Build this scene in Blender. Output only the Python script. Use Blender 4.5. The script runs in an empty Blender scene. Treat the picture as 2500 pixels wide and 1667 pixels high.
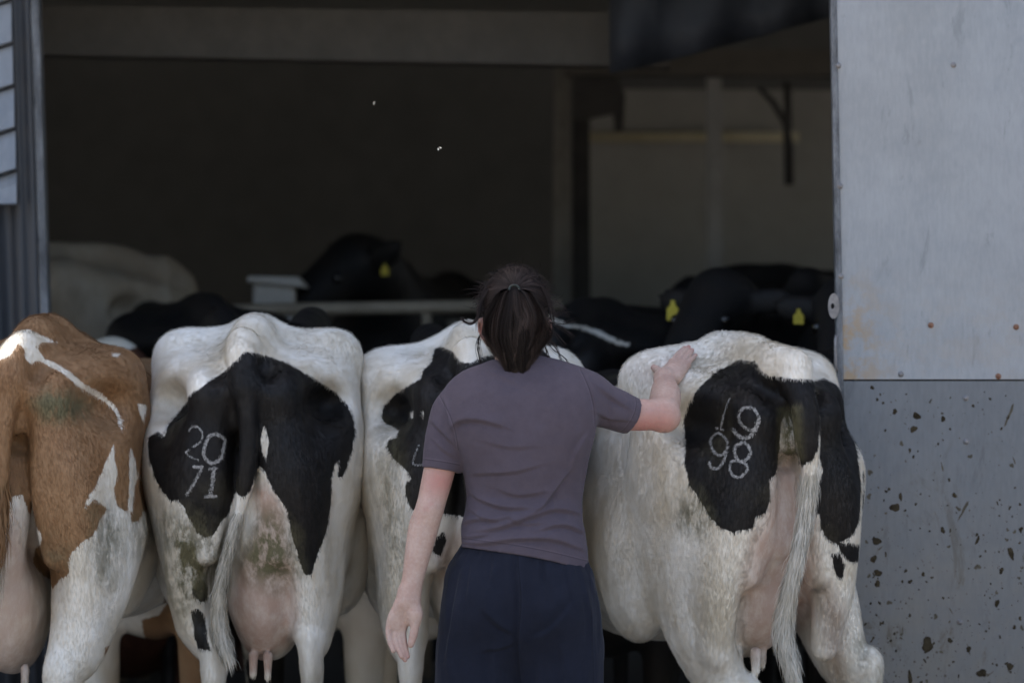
import bpy, math, random
import numpy as np
from mathutils import Vector, Matrix, Euler

C = bpy.context
SC = C.scene
COL = SC.collection
R = math.radians

# ------------------------------------------------------------------ camera
CAM_D = 15.0
CAM_Z = 1.49
cam_d = bpy.data.cameras.new('camera')
cam = bpy.data.objects.new('camera', cam_d)
COL.objects.link(cam)
cam.location = (0, -CAM_D, CAM_Z)
cam.rotation_euler = (R(90), 0, 0)
cam_d.sensor_width = 36
cam_d.lens = 200
cam_d.clip_end = 2000
cam_d.dof.use_dof = True
cam_d.dof.focus_distance = CAM_D + 0.2
cam_d.dof.aperture_fstop = 2.6
SC.camera = cam
KS = 36.0 / 200.0 / 2500.0          # metres per source pixel per metre of distance

# ------------------------------------------------------------------ light
SUN_EL = 54.0
SUN_AZ = -20.0                       # degrees from +Y towards +X
sun_dir = Vector((math.sin(R(SUN_AZ)) * math.cos(R(SUN_EL)), math.cos(R(SUN_AZ)) * math.cos(R(SUN_EL)), math.sin(R(SUN_EL))))
w = bpy.data.worlds.new('World')
SC.world = w
w.use_nodes = True
nt = w.node_tree
nt.nodes.clear()
sky = nt.nodes.new('ShaderNodeTexSky')
sky.sky_type = 'NISHITA'
sky.sun_disc = False
sky.sun_elevation = R(SUN_EL)
sky.sun_rotation = R(SUN_AZ)
sky.dust_density = 6.0
sky.air_density = 1.0
sky.ozone_density = 0.3
bg = nt.nodes.new('ShaderNodeBackground')
bg.inputs['Strength'].default_value = 0.15
wo = nt.nodes.new('ShaderNodeOutputWorld')
nt.links.new(sky.outputs[0], bg.inputs[0])
nt.links.new(bg.outputs[0], wo.inputs[0])
sun_d = bpy.data.lights.new('sun', 'SUN')
sun_d.energy = 3.2
sun_d.angle = R(0.5)
sun_d.color = (1.0, 0.93, 0.82)
sun = bpy.data.objects.new('sun', sun_d)
COL.objects.link(sun)
sun.location = (0, 0, 20)
sun.rotation_euler = sun_dir.to_track_quat('Z', 'Y').to_euler()
SC.view_settings.view_transform = 'Standard'
SC.view_settings.look = 'None'
SC.view_settings.exposure = 1.85
SC.view_settings.gamma = 1.0
SC.cycles.max_bounces = 8
SC.cycles.diffuse_bounces = 5
SC.cycles.glossy_bounces = 3
SC.cycles.use_denoising = True

# ------------------------------------------------------------------ helpers
def at(sx, sy, y):
    """source pixel and depth to a point in the place"""
    k = KS * (CAM_D + y)
    return Vector(((sx - 1250.0) * k, y, CAM_Z + (833.5 - sy) * k))

def atd(dx, dy, y):
    return at(dx * 2500 / 2352, dy * 2500 / 2352, y)

def link(name, me, parent=None, mat=None):
    o = bpy.data.objects.new(name, me)
    COL.objects.link(o)
    if mat is not None:
        me.materials.append(mat)
    if parent is not None:
        o.parent = parent
    return o

def tag(o, label=None, cat=None, group=None, kind=None):
    if label: o['label'] = label
    if cat: o['category'] = cat
    if group: o['group'] = group
    if kind: o['kind'] = kind
    return o

def empty(name, loc=(0, 0, 0), rz=0.0):
    o = bpy.data.objects.new(name, None)
    COL.objects.link(o)
    o.location = loc
    o.rotation_euler = (0, 0, rz)
    o.empty_display_size = 0.1
    return o

def mesh_np(name, V, F, smooth=True):
    """mesh from numpy verts (n,3) and equal-sided faces (m,k)"""
    V = np.asarray(V, np.float32); F = np.asarray(F, np.int32)
    me = bpy.data.meshes.new(name)
    n, m, k = len(V), len(F), F.shape[1]
    me.vertices.add(n)
    me.vertices.foreach_set('co', V.ravel())
    me.loops.add(m * k)
    me.loops.foreach_set('vertex_index', F.ravel())
    me.polygons.add(m)
    me.polygons.foreach_set('loop_start', np.arange(0, m * k, k, dtype=np.int32))
    me.polygons.foreach_set('loop_total', np.full(m, k, np.int32))
    me.update(calc_edges=True)
    if smooth:
        me.polygons.foreach_set('use_smooth', np.ones(m, bool))
    return me

def fattr(me, name, arr):
    a = me.attributes.new(name, 'FLOAT', 'POINT')
    a.data.foreach_set('value', np.asarray(arr, np.float32))

class MB:
    """collects shapes and links them as one mesh object"""
    def __init__(s): s.v = []; s.f = []
    def add(s, vs, fs):
        b = len(s.v); s.v += [tuple(v) for v in vs]; s.f += [tuple(i + b for i in f) for f in fs]
    def hexa(s, p):
        s.add(p, [(0, 3, 2, 1), (4, 5, 6, 7), (0, 1, 5, 4), (1, 2, 6, 5), (2, 3, 7, 6), (3, 0, 4, 7)])
    def box(s, lo, hi):
        (a, b, c), (d, e, f) = lo, hi
        s.hexa([(a, b, c), (d, b, c), (d, e, c), (a, e, c), (a, b, f), (d, b, f), (d, e, f), (a, e, f)])
    def tube(s, pts, rad, n=10, cap=True):
        pts = [Vector(p) for p in pts]
        if not hasattr(rad, '__len__'): rad = [rad] * len(pts)
        rings = []
        up = None
        for i, p in enumerate(pts):
            t = (pts[min(i + 1, len(pts) - 1)] - pts[max(i - 1, 0)]).normalized()
            if up is None:
                up = Vector((0, 0, 1)) if abs(t.z) < 0.9 else Vector((1, 0, 0))
            a = t.cross(up).normalized(); b = a.cross(t).normalized(); up = b
            rings.append([p + a * math.cos(2 * math.pi * j / n) * rad[i] + b * math.sin(2 * math.pi * j / n) * rad[i] for j in range(n)])
        vs = [v for r in rings for v in r]
        fs = []
        for i in range(len(rings) - 1):
            for j in range(n):
                fs.append((i * n + j, i * n + (j + 1) % n, (i + 1) * n + (j + 1) % n, (i + 1) * n + j))
        if cap:
            fs.append(tuple(reversed(range(n)))); fs.append(tuple(range((len(rings) - 1) * n, len(rings) * n)))
        s.add(vs, fs)
    def build(s, name, mat, parent=None, smooth=False, bevel=0.0):
        me = bpy.data.meshes.new(name)
        me.from_pydata(s.v, [], s.f)
        me.update()
        o = link(name, me, parent, mat)
        if smooth:
            for p in me.polygons: p.use_smooth = True
        if bevel:
            m = o.modifiers.new('bevel', 'BEVEL'); m.width = bevel; m.segments = 2; m.limit_method = 'ANGLE'
        return o

# ------------------------------------------------------------------ node helpers
class NT:
    def __init__(s, name):
        s.m = bpy.data.materials.new(name)
        s.m.use_nodes = True
        s.t = s.m.node_tree
        s.t.nodes.clear()
        s.out = s.t.nodes.new('ShaderNodeOutputMaterial')
        s.p = s.t.nodes.new('ShaderNodeBsdfPrincipled')
        s.t.links.new(s.p.outputs[0], s.out.inputs[0])
        s.tc = s.t.nodes.new('ShaderNodeTexCoord')
    def n(s, t, **kw):
        x = s.t.nodes.new(t)
        for k, v in kw.items(): setattr(x, k, v)
        return x
    def l(s, a, b): s.t.links.new(a, b)
    def set(s, sock, v):
        if hasattr(v, 'is_linked') or hasattr(v, 'links'): s.l(v, sock)
        else: sock.default_value = v
    def val(s, name): 
        a = s.n('ShaderNodeAttribute', attribute_name=name); return a.outputs['Fac']
    def mapping(s, scale=(1, 1, 1), src='Object'):
        m = s.n('ShaderNodeMapping'); m.inputs['Scale'].default_value = scale
        s.l(s.tc.outputs[src], m.inputs['Vector']); return m.outputs[0]
    def noise(s, scale=5.0, detail=3.0, rough=0.55, st=(1, 1, 1), dist=0.0):
        x = s.n('ShaderNodeTexNoise'); s.l(s.mapping(st), x.inputs['Vector'])
        x.inputs['Scale'].default_value = scale; x.inputs['Detail'].default_value = detail
        x.inputs['Roughness'].default_value = rough; x.inputs['Distortion'].default_value = dist
        return x.outputs['Fac']
    def voro(s, scale=5.0, st=(1, 1, 1)):
        x = s.n('ShaderNodeTexVoronoi'); s.l(s.mapping(st), x.inputs['Vector']); x.inputs['Scale'].default_value = scale
        return x
    def math(s, op, a, b=0.0, c=0.0, clamp=False):
        x = s.n('ShaderNodeMath', operation=op, use_clamp=clamp)
        s.set(x.inputs[0], a); s.set(x.inputs[1], b)
        if op in ('MULTIPLY_ADD',): s.set(x.inputs[2], c)
        return x.outputs[0]
    def ramp(s, f, lo, hi, a=0.0, b=1.0, smooth=True):
        x = s.n('ShaderNodeMapRange', interpolation_type='SMOOTHSTEP' if smooth else 'LINEAR')
        s.set(x.inputs[0], f); x.inputs[1].default_value = lo; x.inputs[2].default_value = hi
        s.set(x.inputs[3], a); s.set(x.inputs[4], b)
        return x.outputs[0]
    def mix(s, f, a, b):
        x = s.n('ShaderNodeMix', data_type='RGBA')
        s.set(x.inputs['Factor'], f)
        for k, v in ((6, a), (7, b)):
            if isinstance(v, tuple): x.inputs[k].default_value = v if len(v) == 4 else v + (1,)
            else: s.l(v, x.inputs[k])
        return x.outputs[2]
    def bump(s, h, strength=0.3, dist=0.01, normal=None):
        x = s.n('ShaderNodeBump'); s.l(h, x.inputs['Height'])
        x.inputs['Strength'].default_value = strength; x.inputs['Distance'].default_value = dist
        if normal is not None: s.l(normal, x.inputs['Normal'])
        return x.outputs[0]
    def done(s, color=None, rough=None, metal=None, normal=None, spec=None, sheen=None):
        p = s.p.inputs
        if color is not None: s.set(p['Base Color'], color if not isinstance(color, tuple) or len(color) == 4 else color + (1,))
        if rough is not None: s.set(p['Roughness'], rough)
        if metal is not None: s.set(p['Metallic'], metal)
        if spec is not None: s.set(p['Specular IOR Level'], spec)
        if sheen is not None: p['Sheen Weight'].default_value = sheen; p['Sheen Roughness'].default_value = 0.5
        if normal is not None: s.l(normal, p['Normal'])
        return s.m

def simple(name, a, b, scale=6.0, rough=0.7, metal=0.0, bump=0.2, st=(1, 1, 1), spec=0.3):
    t = NT(name)
    n1 = t.noise(scale, 5, 0.6, st); n2 = t.noise(scale * 9, 3, 0.6, st)
    f = t.ramp(t.math('ADD', t.math('MULTIPLY', n1, 0.7), t.math('MULTIPLY', n2, 0.3)), 0.3, 0.7)
    return t.done(t.mix(f, a, b), rough, metal, t.bump(n2, bump, 0.004), spec)

# ------------------------------------------------------------------ implicit surfaces
def catmull(P, n):
    P = np.asarray(P, float)
    if len(P) < 3: 
        t = np.linspace(0, 1, n + 1)[:, None]; return P[0] * (1 - t) + P[1] * t
    Q = np.vstack([2 * P[0] - P[1], P, 2 * P[-1] - P[-2]])
    out = []
    for i in range(1, len(Q) - 2):
        p0, p1, p2, p3 = Q[i - 1:i + 3]
        for t in np.linspace(0, 1, n, endpoint=False):
            out.append(0.5 * (2 * p1 + (p2 - p0) * t + (2 * p0 - 5 * p1 + 4 * p2 - p3) * t * t + (3 * p1 - p0 - 3 * p2 + p3) * t ** 3))
    out.append(Q[-2])
    return np.array(out)

class SDF:
    def __init__(s, lo, hi, h):
        s.lo = np.array(lo, np.float64); s.h = h
        s.n = np.ceil((np.array(hi) - s.lo) / h).astype(int) + 1
        s.f = np.full(tuple(s.n), 0.5, np.float32)
    def sub(s, lo, hi, m):
        a = np.maximum(np.floor((np.asarray(lo) - m - s.lo) / s.h).astype(int), 0)
        b = np.minimum(np.ceil((np.asarray(hi) + m - s.lo) / s.h).astype(int) + 1, s.n)
        if np.any(b <= a): return None
        g = [(s.lo[i] + s.h * np.arange(a[i], b[i])).astype(np.float32) for i in range(3)]
        return tuple(slice(a[i], b[i]) for i in range(3)), g[0][:, None, None], g[1][None, :, None], g[2][None, None, :]
    def comb(s, sl, d, k, op='add'):
        a = s.f[sl]
        if op == 'add':
            if k > 1e-6:
                h = np.maximum(k - np.abs(a - d), 0); s.f[sl] = np.minimum(a, d) - h * h * (0.25 / k)
            else: s.f[sl] = np.minimum(a, d)
        else:
            d = -d
            if k > 1e-6:
                h = np.maximum(k - np.abs(a - d), 0); s.f[sl] = np.maximum(a, d) + h * h * (0.25 / k)
            else: s.f[sl] = np.maximum(a, d)
    def ell(s, c, r, k=0.02, rot=None, op='add'):
        c = np.array(c, float); r = np.array(r, float)
        R3 = np.eye(3) if rot is None else np.array(Euler(rot).to_matrix())
        ext = np.abs(R3) @ r
        q = s.sub(c - ext, c + ext, k + 3 * s.h)
        if q is None: return
        sl, X, Y, Z = q
        x, y, z = X - c[0], Y - c[1], Z - c[2]
        if rot is not None:
            M = R3.T
            x, y, z = (M[0, 0] * x + M[0, 1] * y + M[0, 2] * z, M[1, 0] * x + M[1, 1] * y + M[1, 2] * z, M[2, 0] * x + M[2, 1] * y + M[2, 2] * z)
        k0 = np.sqrt((x / r[0]) ** 2 + (y / r[1]) ** 2 + (z / r[2]) ** 2)
        k1 = np.sqrt((x / r[0] ** 2) ** 2 + (y / r[1] ** 2) ** 2 + (z / r[2] ** 2) ** 2)
        d = k0 * (k0 - 1) / np.maximum(k1, 1e-6)
        d = np.where(k0 < 1e-3, -r.min(), d)
        s.comb(sl, d.astype(np.float32), k, op)
    def chain(s, pts, rad, k=0.02, n=5, op='add', sq=(1, 1, 1)):
        """tapered curved limb through pts; sq scales the axes about each point (0.7 in y = flattened in y)"""
        P = np.array([list(p) + [r] for p, r in zip(pts, rad if hasattr(rad, '__len__') else [rad] * len(pts))], float)
        Q = catmull(P, n) if len(P) > 2 else P
        Q[:, 3] = np.maximum(Q[:, 3], 0.0008)
        ms = max(sq)
        lo = Q[:, :3].min(0) - Q[:, 3].max() * ms; hi = Q[:, :3].max(0) + Q[:, 3].max() * ms
        q = s.sub(lo, hi, k + 3 * s.h)
        if q is None: return
        sl, X, Y, Z = q
        off = [sl[i].start for i in range(3)]
        D = np.full((sl[0].stop - off[0], sl[1].stop - off[1], sl[2].stop - off[2]), 0.5, np.float32)
        for A, B in zip(Q[:-1], Q[1:]):
            rr = max(A[3], B[3]) * ms
            lo = np.minimum(A[:3], B[:3]) - rr; hi = np.maximum(A[:3], B[:3]) + rr
            q2 = s.sub(lo, hi, k + 3 * s.h)
            if q2 is None: continue
            sl2, X, Y, Z = q2
            x, y, z = (X - A[0]) / sq[0], (Y - A[1]) / sq[1], (Z - A[2]) / sq[2]
            b = (B[:3] - A[:3]) / np.array(sq)
            L = max(float(b @ b), 1e-10)
            t = np.clip((x * b[0] + y * b[1] + z * b[2]) / L, 0, 1)
            d = np.sqrt((x - t * b[0]) ** 2 + (y - t * b[1]) ** 2 + (z - t * b[2]) ** 2) - (A[3] + t * (B[3] - A[3]))
            loc = tuple(slice(sl2[i].start - off[i], sl2[i].stop - off[i]) for i in range(3))
            D[loc] = np.minimum(D[loc], d.astype(np.float32) * np.float32(min(sq)))
        s.comb(sl, D, k, op)
    def half(s, p, nrm, k=0.0):
        """cut away the side of the plane that nrm points to"""
        g = [(s.lo[i] + s.h * np.arange(s.n[i])).astype(np.float32) for i in range(3)]
        d = (g[0][:, None, None] - p[0]) * nrm[0] + (g[1][None, :, None] - p[1]) * nrm[1] + (g[2][None, None, :] - p[2]) * nrm[2]
        s.f = np.maximum(s.f, d.astype(np.float32))
    def mesh(s, smooth=2):
        f = s.f
        neg = f < 0
        c = np.zeros(tuple(s.n - 1), np.int8)
        for i in (0, 1):
            for j in (0, 1):
                for k in (0, 1):
                    c += neg[i:s.n[0] - 1 + i, j:s.n[1] - 1 + j, k:s.n[2] - 1 + k]
        act = (c > 0) & (c < 8)
        I = np.argwhere(act)
        idx = np.full(act.shape, -1, np.int32)
        idx[act] = np.arange(len(I))
        corners = [(i, j, k) for i in (0, 1) for j in (0, 1) for k in (0, 1)]
        val = np.stack([f[I[:, 0] + a, I[:, 1] + b, I[:, 2] + d] for a, b, d in corners], 1)
        acc = np.zeros((len(I), 3)); cnt = np.zeros(len(I))
        for m in range(8):
            for ax in range(3):
                if corners[m][ax] == 1: continue
                o = list(corners[m]); o[ax] = 1; n_ = corners.index(tuple(o))
                a, b = val[:, m], val[:, n_]
                x = (a < 0) != (b < 0)
                t = np.where(x, a / np.where(x, a - b, 1), 0)
                pos = np.tile(np.array(corners[m], float), (len(I), 1)); pos[:, ax] += t
                acc += pos * x[:, None]; cnt += x
        V = (I + acc / cnt[:, None]) * s.h + s.lo
        F = []
        for ax in range(3):
            u, v = (ax + 1) % 3, (ax + 2) % 3
            sh = list(s.n); sh[ax] -= 1
            A = [slice(None)] * 3; B = [slice(None)] * 3
            A[ax] = slice(0, -1); B[ax] = slice(1, None)
            a, b = neg[tuple(A)], neg[tuple(B)]
            E = np.argwhere(a != b)
            E = E[(E[:, u] > 0) & (E[:, v] > 0) & (E[:, u] < s.n[u] - 1) & (E[:, v] < s.n[v] - 1)]
            q = []
            for du, dv in ((-1, -1), (0, -1), (0, 0), (-1, 0)):
                J = E.copy(); J[:, u] += du; J[:, v] += dv
                q.append(idx[J[:, 0], J[:, 1], J[:, 2]])
            q = np.stack(q, 1)
            fl = ~a[E[:, 0], E[:, 1], E[:, 2]]
            q[fl] = q[fl][:, ::-1]
            F.append(q)
        F = np.concatenate(F)
        F = F[(F >= 0).all(1)]
        if smooth:
            e = np.concatenate([F[:, [i, (i + 1) % 4]] for i in range(4)])
            deg = np.bincount(e[:, 0], minlength=len(V)) + np.bincount(e[:, 1], minlength=len(V))
            for it in range(smooth):
                for lam in (0.55, -0.56) if smooth > 1 else (0.4,):
                    S = np.stack([np.bincount(e[:, 0], V[e[:, 1], i], len(V)) + np.bincount(e[:, 1], V[e[:, 0], i], len(V)) for i in range(3)], 1)
                    V = V + lam * (S / np.maximum(deg, 1)[:, None] - V)
        return V, F

def normals(V, F):
    a = np.cross(V[F[:, 2]] - V[F[:, 0]], V[F[:, 3 % F.shape[1]]] - V[F[:, 1]])
    N = np.zeros_like(V)
    for i in range(F.shape[1]):
        for ax in range(3):
            N[:, ax] += np.bincount(F[:, i], a[:, ax], len(V))
    return N / np.maximum(np.linalg.norm(N, axis=1), 1e-12)[:, None]

def poly_sdf(X, Y, poly):
    """signed distance to a closed outline, positive inside"""
    P = np.asarray(poly, float); Q = np.roll(P, -1, 0)
    best = np.full(X.shape, 1e9); inside = np.zeros(X.shape, bool)
    for (ax, ay), (bx, by) in zip(P, Q):
        ex, ey = bx - ax, by - ay
        t = np.clip(((X - ax) * ex + (Y - ay) * ey) / max(ex * ex + ey * ey, 1e-12), 0, 1)
        best = np.minimum(best, (X - ax - t * ex) ** 2 + (Y - ay - t * ey) ** 2)
        if by != ay:
            inside ^= ((ay > Y) != (by > Y)) & (X < ex * (Y - ay) / ey + ax)
    d = np.sqrt(best)
    return np.where(inside, d, -d)

def smooth_noise(P, scale, seed=0):
    """cheap lattice noise, 0..1, on points (n,3)"""
    q = P * scale + seed * 17.3
    i = np.floor(q).astype(np.int64); t = q - i; t = t * t * (3 - 2 * t)
    out = np.zeros(len(P))
    for a in (0, 1):
        for b in (0, 1):
            for c in (0, 1):
                h = (i[:, 0] + a) * 374761393 + (i[:, 1] + b) * 668265263 + (i[:, 2] + c) * 2147483647 + seed * 9176
                h = (h ^ (h >> 13)) * 1274126177; h = h ^ (h >> 16)
                r = (h & 0xffff) / 65535.0
                out += r * (t[:, 0] if a else 1 - t[:, 0]) * (t[:, 1] if b else 1 - t[:, 1]) * (t[:, 2] if c else 1 - t[:, 2])
    return out

# ================================================================== setting
def mat_concrete(name, a, b):
    t = NT(name)
    n1 = t.noise(0.6, 6, 0.65); n2 = t.noise(9, 5, 0.7); n3 = t.noise(140, 2)
    f = t.ramp(t.math('ADD', t.math('MULTIPLY', n1, 0.6), t.math('MULTIPLY', n2, 0.4)), 0.35, 0.65)
    return t.done(t.mix(f, a, b), 0.85, 0, t.bump(t.math('ADD', n2, t.math('MULTIPLY', n3, 0.4)), 0.4, 0.01))

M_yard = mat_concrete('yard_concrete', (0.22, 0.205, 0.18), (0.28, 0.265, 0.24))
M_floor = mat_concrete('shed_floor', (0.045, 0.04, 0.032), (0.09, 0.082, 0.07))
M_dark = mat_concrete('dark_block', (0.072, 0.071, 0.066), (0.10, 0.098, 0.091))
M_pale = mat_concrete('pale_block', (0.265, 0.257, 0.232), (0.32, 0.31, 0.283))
M_low = mat_concrete('low_block', (0.15, 0.13, 0.10), (0.20, 0.175, 0.14))
M_beam = mat_concrete('beam_concrete', (0.075, 0.066, 0.054), (0.11, 0.097, 0.08))
M_roof = simple('roof_sheet', (0.05, 0.052, 0.055), (0.09, 0.09, 0.09), 3, 0.7)
M_clad = simple('dark_cladding', (0.024, 0.026, 0.031), (0.040, 0.0425, 0.049), 8, 0.5, 0.0, 0.15, (1, 1, 0.15), 0.5)
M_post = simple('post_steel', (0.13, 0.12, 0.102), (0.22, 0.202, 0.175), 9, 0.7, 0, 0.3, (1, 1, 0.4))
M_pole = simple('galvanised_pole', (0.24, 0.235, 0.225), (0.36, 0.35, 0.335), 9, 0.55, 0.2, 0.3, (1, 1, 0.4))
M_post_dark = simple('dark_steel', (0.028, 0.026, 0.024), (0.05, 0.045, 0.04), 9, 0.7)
M_pipe = simple('ochre_pipe', (0.42, 0.365, 0.23), (0.50, 0.44, 0.30), 12, 0.6)
M_rail = simple('rusty_rail', (0.24, 0.195, 0.14), (0.36, 0.30, 0.22), 10, 0.6, 0.1, 0.3)
M_box = simple('pale_plastic', (0.42, 0.39, 0.34), (0.52, 0.48, 0.42), 5, 0.5)
M_tarp = simple('dark_tarpaulin', (0.020, 0.0215, 0.026), (0.030, 0.032, 0.037), 4, 0.6)

bm = MB(); bm.add([(-400, -400, 0), (400, -400, 0), (400, 400, 0), (-400, 400, 0)], [(0, 1, 2, 3)])
tag(bm.build('ground', M_yard), kind='structure')
bm = MB()
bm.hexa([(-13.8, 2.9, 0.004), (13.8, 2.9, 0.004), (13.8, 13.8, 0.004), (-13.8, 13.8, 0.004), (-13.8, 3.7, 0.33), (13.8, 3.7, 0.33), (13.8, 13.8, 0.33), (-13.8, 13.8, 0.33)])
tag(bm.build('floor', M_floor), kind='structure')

shed = tag(empty('cattle_shed', (0, 2.8, 0)), 'open fronted cattle shed with dark interior and corrugated cladding', 'shed')
SO = Vector((0, 2.8, 0))
def shed_part(mb, name, mat, **k):
    mb.v = [tuple(Vector(v) - SO) for v in mb.v]
    return mb.build(name, mat, shed, **k)

# shed roof, unseen overhang shaped to shade the yard, hole added for a sun spot
RZ = lambda y: 4.3 + (y - 0.9) * 0.10
tail_lit = Vector((-1.347, 0.315, 1.468))
tt = (RZ(tail_lit.y) - tail_lit.z) / (sun_dir.z - 0.10 * sun_dir.y)
hc = tail_lit + sun_dir * tt
hx0, hx1, hy0, hy1 = hc.x - 0.06, hc.x + 0.035, hc.y - 0.06, hc.y + 0.05
bm = MB()
for (x0, x1, y0, y1) in ((-14, hx0, 0.9, 14.2), (hx1, 14, 0.9, 14.2), (hx0, hx1, 0.9, hy0), (hx0, hx1, hy1, 14.2)):
    bm.hexa([(x0, y0, RZ(y0)), (x1, y0, RZ(y0)), (x1, y1, RZ(y1)), (x0, y1, RZ(y1))] + [(x0, y0, RZ(y0) + .03), (x1, y0, RZ(y0) + .03), (x1, y1, RZ(y1) + .03), (x0, y1, RZ(y1) + .03)])
shed_part(bm, 'roof', M_roof)
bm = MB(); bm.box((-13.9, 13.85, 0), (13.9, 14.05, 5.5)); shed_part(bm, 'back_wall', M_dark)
for x in (-14,):
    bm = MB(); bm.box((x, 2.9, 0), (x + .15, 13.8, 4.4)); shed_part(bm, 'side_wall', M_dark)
bm = MB(); bm.box((1.02, 2.75, 0), (3.3, 2.9, 4.44)); shed_part(bm, 'front_wall', M_clad)
bm = MB(); bm.box((3.3, 2.76, 3.0), (13.8, 2.89, 4.44)); shed_part(bm, 'lintel', M_beam)  # unseen bay below opened up to let sky light brighten the interior
bm = MB(); bm.box((13.6, 2.9, 0), (13.8, 3.1, 4.0)); shed_part(bm, 'post', M_post)
bm = MB(); bm.box((-13.8, 2.78, 2.9), (1.0, 2.88, 4.44)); shed_part(bm, 'lintel', M_beam)

# corrugated cladding left of the opening, leaning a little
yl = 2.7
JX = lambda z: at(0, 0, 0).x * 0 + (at(121, 790, yl).x + (z - at(0, 790, yl).z) * (at(96, 0, yl).x - at(121, 790, yl).x) / (at(0, 0, yl).z - at(0, 790, yl).z))
vs, fs = [], []
nx = 240
for i in range(nx + 1):
    dx = -2.4 + 2.4 * i / nx
    wv = 0.016 * math.cos((dx + 0.052) * 2 * math.pi / 0.082)
    if dx > -0.03: wv = 0.018
    for z in (0.0, 1.2, 2.4, 4.44):
        vs.append((JX(z) + dx - 0.028, yl - wv, z))
for i in range(nx):
    for j in range(3):
        a = i * 4 + j; fs.append((a, a + 4, a + 5, a + 1))
bm = MB(); bm.add(vs, fs)
o = shed_part(bm, 'cladding', M_clad, smooth=True)
m = o.modifiers.new('thick', 'SOLIDIFY'); m.thickness = 0.004
M_trim = simple('worn_trim', (0.05, 0.052, 0.057), (0.20, 0.208, 0.22), 26, 0.5, 0.4, 0.3, (1, 1, 0.3))
bm = MB()
bm.hexa([(JX(z) + a, y, z) for z in (0, 3.7) for a, y in ((-0.026, yl - 0.026), (0, yl - 0.022), (0, yl + 0.09), (-0.026, yl + 0.09))])
shed_part(bm, 'edge_trim', M_trim, bevel=0.004)

# galvanised lap boards beside the opening
def mat_galv(name, a, b, rough=0.42, metal=0.75):
    t = NT(name)
    n1 = t.noise(3.0, 6, 0.65, (1, 1, 0.5)); n2 = t.noise(40, 4, 0.6, (1, 1, 0.12)); n3 = t.noise(7, 5, 0.7, (1, 1, 0.35), 0.6)
    f = t.ramp(t.math('ADD', t.math('MULTIPLY', n1, 0.55), t.math('MULTIPLY', n2, 0.45)), 0.35, 0.68)
    c = t.mix(f, a, b)
    st = t.ramp(n3, 0.60, 0.70)
    c = t.mix(t.math('MULTIPLY', st, 0.35), c, tuple(x * 0.62 for x in a))
    r = t.ramp(n1, 0.3, 0.7, rough - 0.07, rough + 0.10)
    return t.done(c, r, metal, t.bump(n2, 0.05, 0.002))
M_galv = mat_galv('galvanised_board', (0.22, 0.232, 0.25), (0.30, 0.31, 0.325), 0.5, 0.5)
edges = [-40, 28, 127, 224, 322, 417, 476]
for (e0, e1) in zip(edges[:-1], edges[1:]):
    vs, fs = [], []
    N = 24
    for i in range(N + 1):
        u = i / N
        for (e, dy, off) in ((e0, 0.036, 0), (e0 + 3, 0.045, 0), ((e0 + e1) / 2, 0.062, 0), (e1 - 7, 0.078, 0), (e1 - 4, 0.045, 0)):
            p = atd(48, e, yl)
            rise = 0.0 if e1 == 476 and e > (e0 + e1) / 2 + 1 else 0.030 * max(0, (u - .9) / .1) ** 2
            x = JX(p.z) - 0.085 - 1.6 * (1 - u)
            vs.append((x, yl - dy, p.z + rise + 0.012 * (u - 1) * 2))
    for i in range(N):
        for j in range(4):
            a = i * 5 + j; fs.append((a, a + 1, a + 6, a + 5))
    fs.append((0, 1, 2, 3, 4)); fs.append(tuple(N * 5 + q for q in (4, 3, 2, 1, 0)))
    bm = MB(); bm.add(vs, fs)
    shed_part(bm, 'lap_board', M_galv, smooth=False)

# beams and posts inside
def slab(pa, pb, pc, pd, y, th, name, mat):
    """panel with four corners given as display pixels at depth y, thickness th going back"""
    q = [atd(*p, y) for p in (pa, pb, pc, pd)]
    bm = MB(); bm.hexa([tuple(v) for v in q] + [(v.x, v.y + th, v.z) for v in q])
    return shed_part(bm, name, mat)
slab((-300, 118), (1540, 154), (1540, 32), (-300, 8), 3.9, 0.25, 'beam', M_beam)
slab((1300, 172), (2600, 178), (2600, 118), (1300, 112), 6.2, 0.2, 'beam', M_beam)
slab((1356, 760), (2700, 760), (2700, 212), (1356, 205), 7.4, 0.2, 'partition_wall', M_pale)
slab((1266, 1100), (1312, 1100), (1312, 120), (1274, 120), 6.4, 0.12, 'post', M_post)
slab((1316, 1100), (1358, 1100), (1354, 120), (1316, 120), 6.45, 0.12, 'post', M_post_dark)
slab((1626, 1100), (1662, 1100), (1658, 166), (1624, 166), 6.6, 0.1, 'post', M_pole)
slab((500, 860), (1268, 850), (1268, 735), (500, 735), 5.6, 0.2, 'low_wall', M_low)
q = [(1318, 175), (1420, 178), (1436, 220), (1432, 300), (1412, 302), (1408, 262), (1360, 272), (1318, 272)]
bm = MB()
p = [atd(a, b, 6.2) for a, b in q]
n = len(p)
bm.add([tuple(v) for v in p] + [(v.x, v.y + .06, v.z) for v in p], [tuple(range(n)), tuple(reversed(range(n, 2 * n)))] + [(i, i + n, (i + 1) % n + n, (i + 1) % n) for i in range(n)])
shed_part(bm, 'gusset', M_post_dark)

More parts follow.
